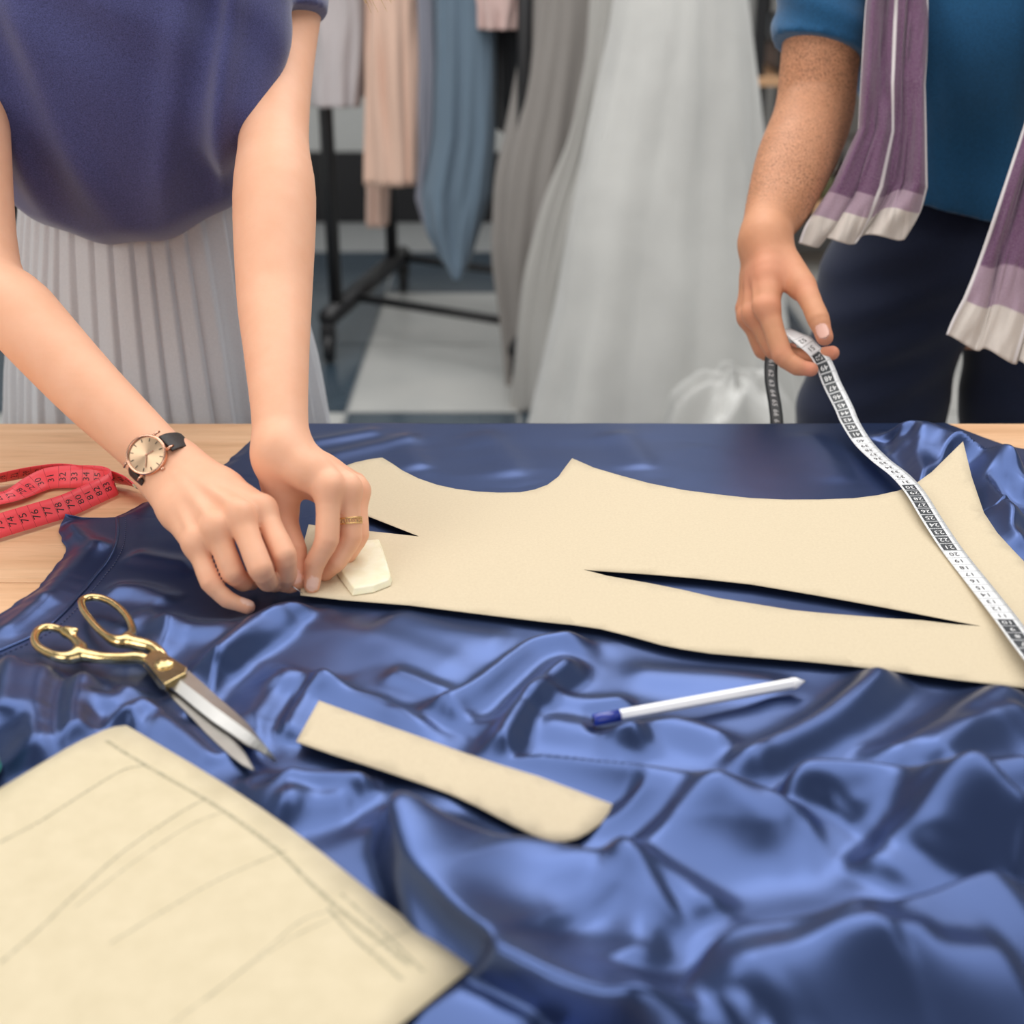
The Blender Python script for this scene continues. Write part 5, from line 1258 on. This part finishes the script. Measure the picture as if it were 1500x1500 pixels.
m_lil = gm('lilac_grey_cotton', (.50, .46, .47)); m_pch = gm('peach_crepe', (.70, .48, .38)); m_drk = gm('plum_grey_knit', (.13, .11, .13)); m_slt = gm('slate_blue_crepe', (.13, .185, .245))
m_nvy = gm('deep_navy_cotton', (.035, .06, .115)); m_blk = gm('black_cotton', (.010, .011, .014)); m_pnk = gm('dusty_pink_knit', (.62, .45, .42)); m_tpe = gm('taupe_tulle', (.27, .25, .235)); m_dtp = gm('dark_taupe_linen', (.14, .125, .12))
garment('shirt', 'lilac grey shirt hanging at the left end of the black rack', [(452,536,0),(455,533,80),(458,530,155)], 4.30, m_lil, 1, GR, 'shirt')
garment('blouse', 'mauve grey blouse hanging between the lilac shirt and the peach dress', [(520,556,0),(522,552,70),(526,548,140)], 4.42, gm('mauve_cotton', (.36,.29,.29)), 15, GR, 'blouse')
garment('dress', 'straight peach dress hanging in front of its rack post', [(538,612,0),(538,612,120),(537,614,268)], 4.19, m_pch, 2, GR, 'dress', thick=.05)
garment('dress', 'narrow peach dress whose hem shows below the straight peach dress', [(538,572,0),(538,570,200),(537,566,330)], 4.31, gm('peach_satin', (.66,.46,.38)), 12, GR, 'dress', thick=.03)
garment('cardigan', 'plum grey cardigan hanging between peach and slate blue dresses', [(606,640,0),(610,640,120),(614,636,235)], 4.27, m_drk, 3, GR, 'cardigan')
garment('jacket', 'dark navy jacket hanging behind the slate blue dress', [(628,660,0),(630,664,100),(634,662,235)], 4.22, m_nvy, 4, GR, 'jacket', thick=.03)
garment('wrap_dress', 'long slate blue wrap dress with a pointed hem', [(640,728,0),(640,728,80),(636,727,200),(622,720,285),(630,705,335),(645,690,375),(661,674,402)], 4.10, m_slt, 5, GR, 'dress', thick=.06, folds=2)
garment('scarf', 'lavender grey drape with a pointed end beside the slate blue dress', [(618,640,100),(612,640,220),(606,650,290),(628,660,350)], 4.17, gm('lavender_grey', (.26,.27,.33)), 14, GR, 'drape', thick=.02)
garment('top', 'dusty pink knit top hanging above the black skirt', [(697,775,-40),(700,772,0),(704,762,42)], 4.06, m_pnk, 6, GR, 'top')
garment('black_coat', 'black coat hanging beneath the dusty pink top', [(722,792,0),(724,788,90),(728,760,190)], 4.15, m_blk, 7, GR, 'coat', thick=.05)
garment('brown_dress', 'dark taupe dress hanging between grey tulle gown and wedding dress', [(842,902,-20),(848,893,80),(848,868,180)], 4.05, m_dtp, 8, GR, 'dress', thick=.04)
# ------------------------------------------------------------------ gowns on stands
def gown(name, label, rows, t, mat, seed, folds, amp, waist_z=1.12, flat=.75, top=True, cat='dress', k3=1.0):
    pl = [(aty(l, y, t), aty(r, y, t)) for l, r, y in rows]; cs = np.array([[*(lp(a, b, .5)), (b[0] - a[0]) / 2] for a, b in pl])
    cx0, cy0, w0 = cs[0][0], cs[0][1], cs[0][3]
    zw = cs[0][2] + .10
    ex = [[cx0, cy0, zw + .33, w0 * .30], [cx0, cy0, zw + .30, w0 * .85], [cx0, cy0, zw + .16, w0 * .92], [cx0, cy0, zw, w0 * .66]] if top else []
    cs = np.array(ex + [list(c) for c in cs]); n = 110; zz = np.linspace(cs[0, 2], cs[-1, 2], n); cc = np.stack([np.interp(-zz, -cs[:, 2], cs[:, k]) for k in range(4)], 1)
    for k in (0, 3): cc[:, k] = np.convolve(np.pad(cc[:, k], 3, mode='edge'), np.ones(7) / 7, 'valid')
    th = np.linspace(0, 2 * math.pi, 360, endpoint=False); Tt, Vv = np.meshgrid(th, np.linspace(0, 1, n)); dn = sstep(.22, .6, Vv)
    fold = np.sin(Tt * folds + 2.5 * vnoise(np.cos(Tt) * 2 + 5, np.sin(Tt) * 2 + Vv * 1.5, seed)) + .5 * np.sin(Tt * folds * 2.3 + 3 * Vv + seed)
    rr_ = cc[:, 3][:, None] + amp * fold * dn * (.4 + .9 * Vv) + .006 * vnoise(Tt * 6, Vv * 7, seed)
    yc = cy0 + 0 * Vv
    o = link(name, grid_mesh(name, np.stack([cc[:, 0][:, None] + rr_ * np.cos(Tt), yc + flat * rr_ * np.sin(Tt), zz[:, None] + 0 * Tt + .01 * np.sin(Tt * 9) * (Vv > .99)], -1), closed_u=True), mat); solidify(o, .002, -1); tag(o, label, cat)
    return o, cs
s = NT('ivory_tulle'); n1 = s.noise(5, 3); s.set(base=s.ramp(n1, [(.3, (.50, .50, .485)), (.7, (.58, .58, .56))]), rough=.75, sheen=.4, spec=.25); s.bump(s.noise(40, 4), .25, .004); M['tulle'] = s.m
wd, wcs = gown('wedding_dress', 'full ivory wedding dress on a stand between the two people', [(905,1088,-40),(893,1098,40),(872,1108,140),(848,1114,240),(828,1122,340),(812,1132,440),(792,1140,520),(772,1150,600),(760,1160,690)], 3.62, M['tulle'], 2, 5, .022)
gd, gcs = gown('tulle_gown', 'grey taupe tulle gown standing behind the wedding dress', [(778,905,-40),(768,900,60),(752,890,160),(732,880,260),(724,870,360),(735,860,450),(748,850,560),(758,850,600)], 4.02, m_tpe, 7, 7, .014)
g2, _ = gown('organza_gown', 'pale grey organza gown peeking between tulle gown and wedding dress', [(872,935,-60),(860,930,80),(838,920,200),(800,910,300),(775,900,400),(765,900,500),(762,890,600)], 3.80, gm('pale_grey_organza', (.42,.41,.39)), 9, 8, .014)
M['cream_linen'] = gm('cream_linen', (.60, .57, .50))
def stand(g, cs, lab):
    b = empty('dress_form', (cs[0][0], cs[0][1], 0)); tag(b, lab, 'dress form'); x, y, z = cs[0][0], cs[0][1], cs[0][2]
    lathe('neck', [(.055, -.02), (.05, .06), (.045, .10), (.02, .115)], M['cream_linen'], b, Vector((x, y, z)), 24)
    tube('pole', [(x, y, .05), (x, y, z)], .016, M['black_metal'], b, 14)
    for k in range(3):
        a = k * 2.094 + .3; tube('foot', [(x, y, .10), (x + .13 * math.cos(a), y + .13 * math.sin(a), .012)], .012, M['black_metal'], b, 10)
stand(wd, wcs, 'linen dress form carrying the wedding dress'); stand(gd, gcs, 'linen dress form carrying the grey tulle gown')
# bunched train of the wedding dress
tc_ = atd(1085, 600, 3.30); th = np.linspace(0, 2 * math.pi, 200, endpoint=False); Tt, Vv = np.meshgrid(th, np.linspace(0, 1, 40))
rr_ = .17 * np.sin(Vv * math.pi / 2) * (1 + .12 * np.sin(Tt * 7 + 3 * Vv) + .10 * vnoise(Tt * 3, Vv * 4, 3)); zt_ = atd(1070, 568, 3.30)[2]
o = link('train', grid_mesh('train', np.stack([tc_[0] + rr_ * np.cos(Tt), tc_[1] + .12 + rr_ * .7 * np.sin(Tt), np.maximum(.012, (zt_) * np.cos(Vv * math.pi / 2) ** .6 + .02 * np.sin(Tt * 6 + Vv * 8) + .015 * vnoise(Tt * 5, Vv * 6, 1))], -1), closed_u=True), M['tulle'], wd)
# ------------------------------------------------------------------ shelving behind
sh = empty('storage_shelf', (1.15, 5.6, 0)); tag(sh, 'black shelving with wooden boards behind the man', 'shelf')
for sx in (.92, 1.02, 2.3):
    for yy in (5.35, 5.85): box('upright', (sx, yy, 1.05), (.045, .045, 2.1), M['black_metal'], sh, bev=.003)
for zz_ in (.28, .75, 1.12, 1.62):
    box('shelf_board', (1.6, 5.6, zz_), (1.42, .56, .035), M['wood'], sh, bev=.003)
def bolt(nm, lab, x, z, c, seed, w_=.26, h_=.10):
    o = box(nm, (x, 5.55, z + h_ / 2), (w_, .38, h_), gm('cloth_' + str(seed), c), bev=.03); tag(o, lab, 'folded fabric', 'folded fabrics on the shelf'); return o
CN = [('umber', (.10, .09, .085)), ('light grey', (.30, .28, .27)), ('black', (.03, .03, .033)), ('pale sand', (.42, .38, .32)), ('chocolate', (.12, .07, .05)), ('slate', (.07, .09, .11)),
      ('charcoal', (.06, .06, .065)), ('rust', (.28, .11, .05)), ('olive', (.12, .12, .06)), ('cream', (.50, .47, .40)), ('wine', (.14, .03, .05)), ('mouse grey', (.2, .19, .185))]
k = 0
for lv, z0 in (('upper', 1.138), ('middle', .768), ('lower', .298)):
    for x in (1.13, 1.43):
        for j in range(2):
            cn, c = CN[k]; bolt('folded_fabric', f'{cn} folded fabric on the {lv} board of the shelving behind the man', x, z0 + j * .102, c, k); k += 1
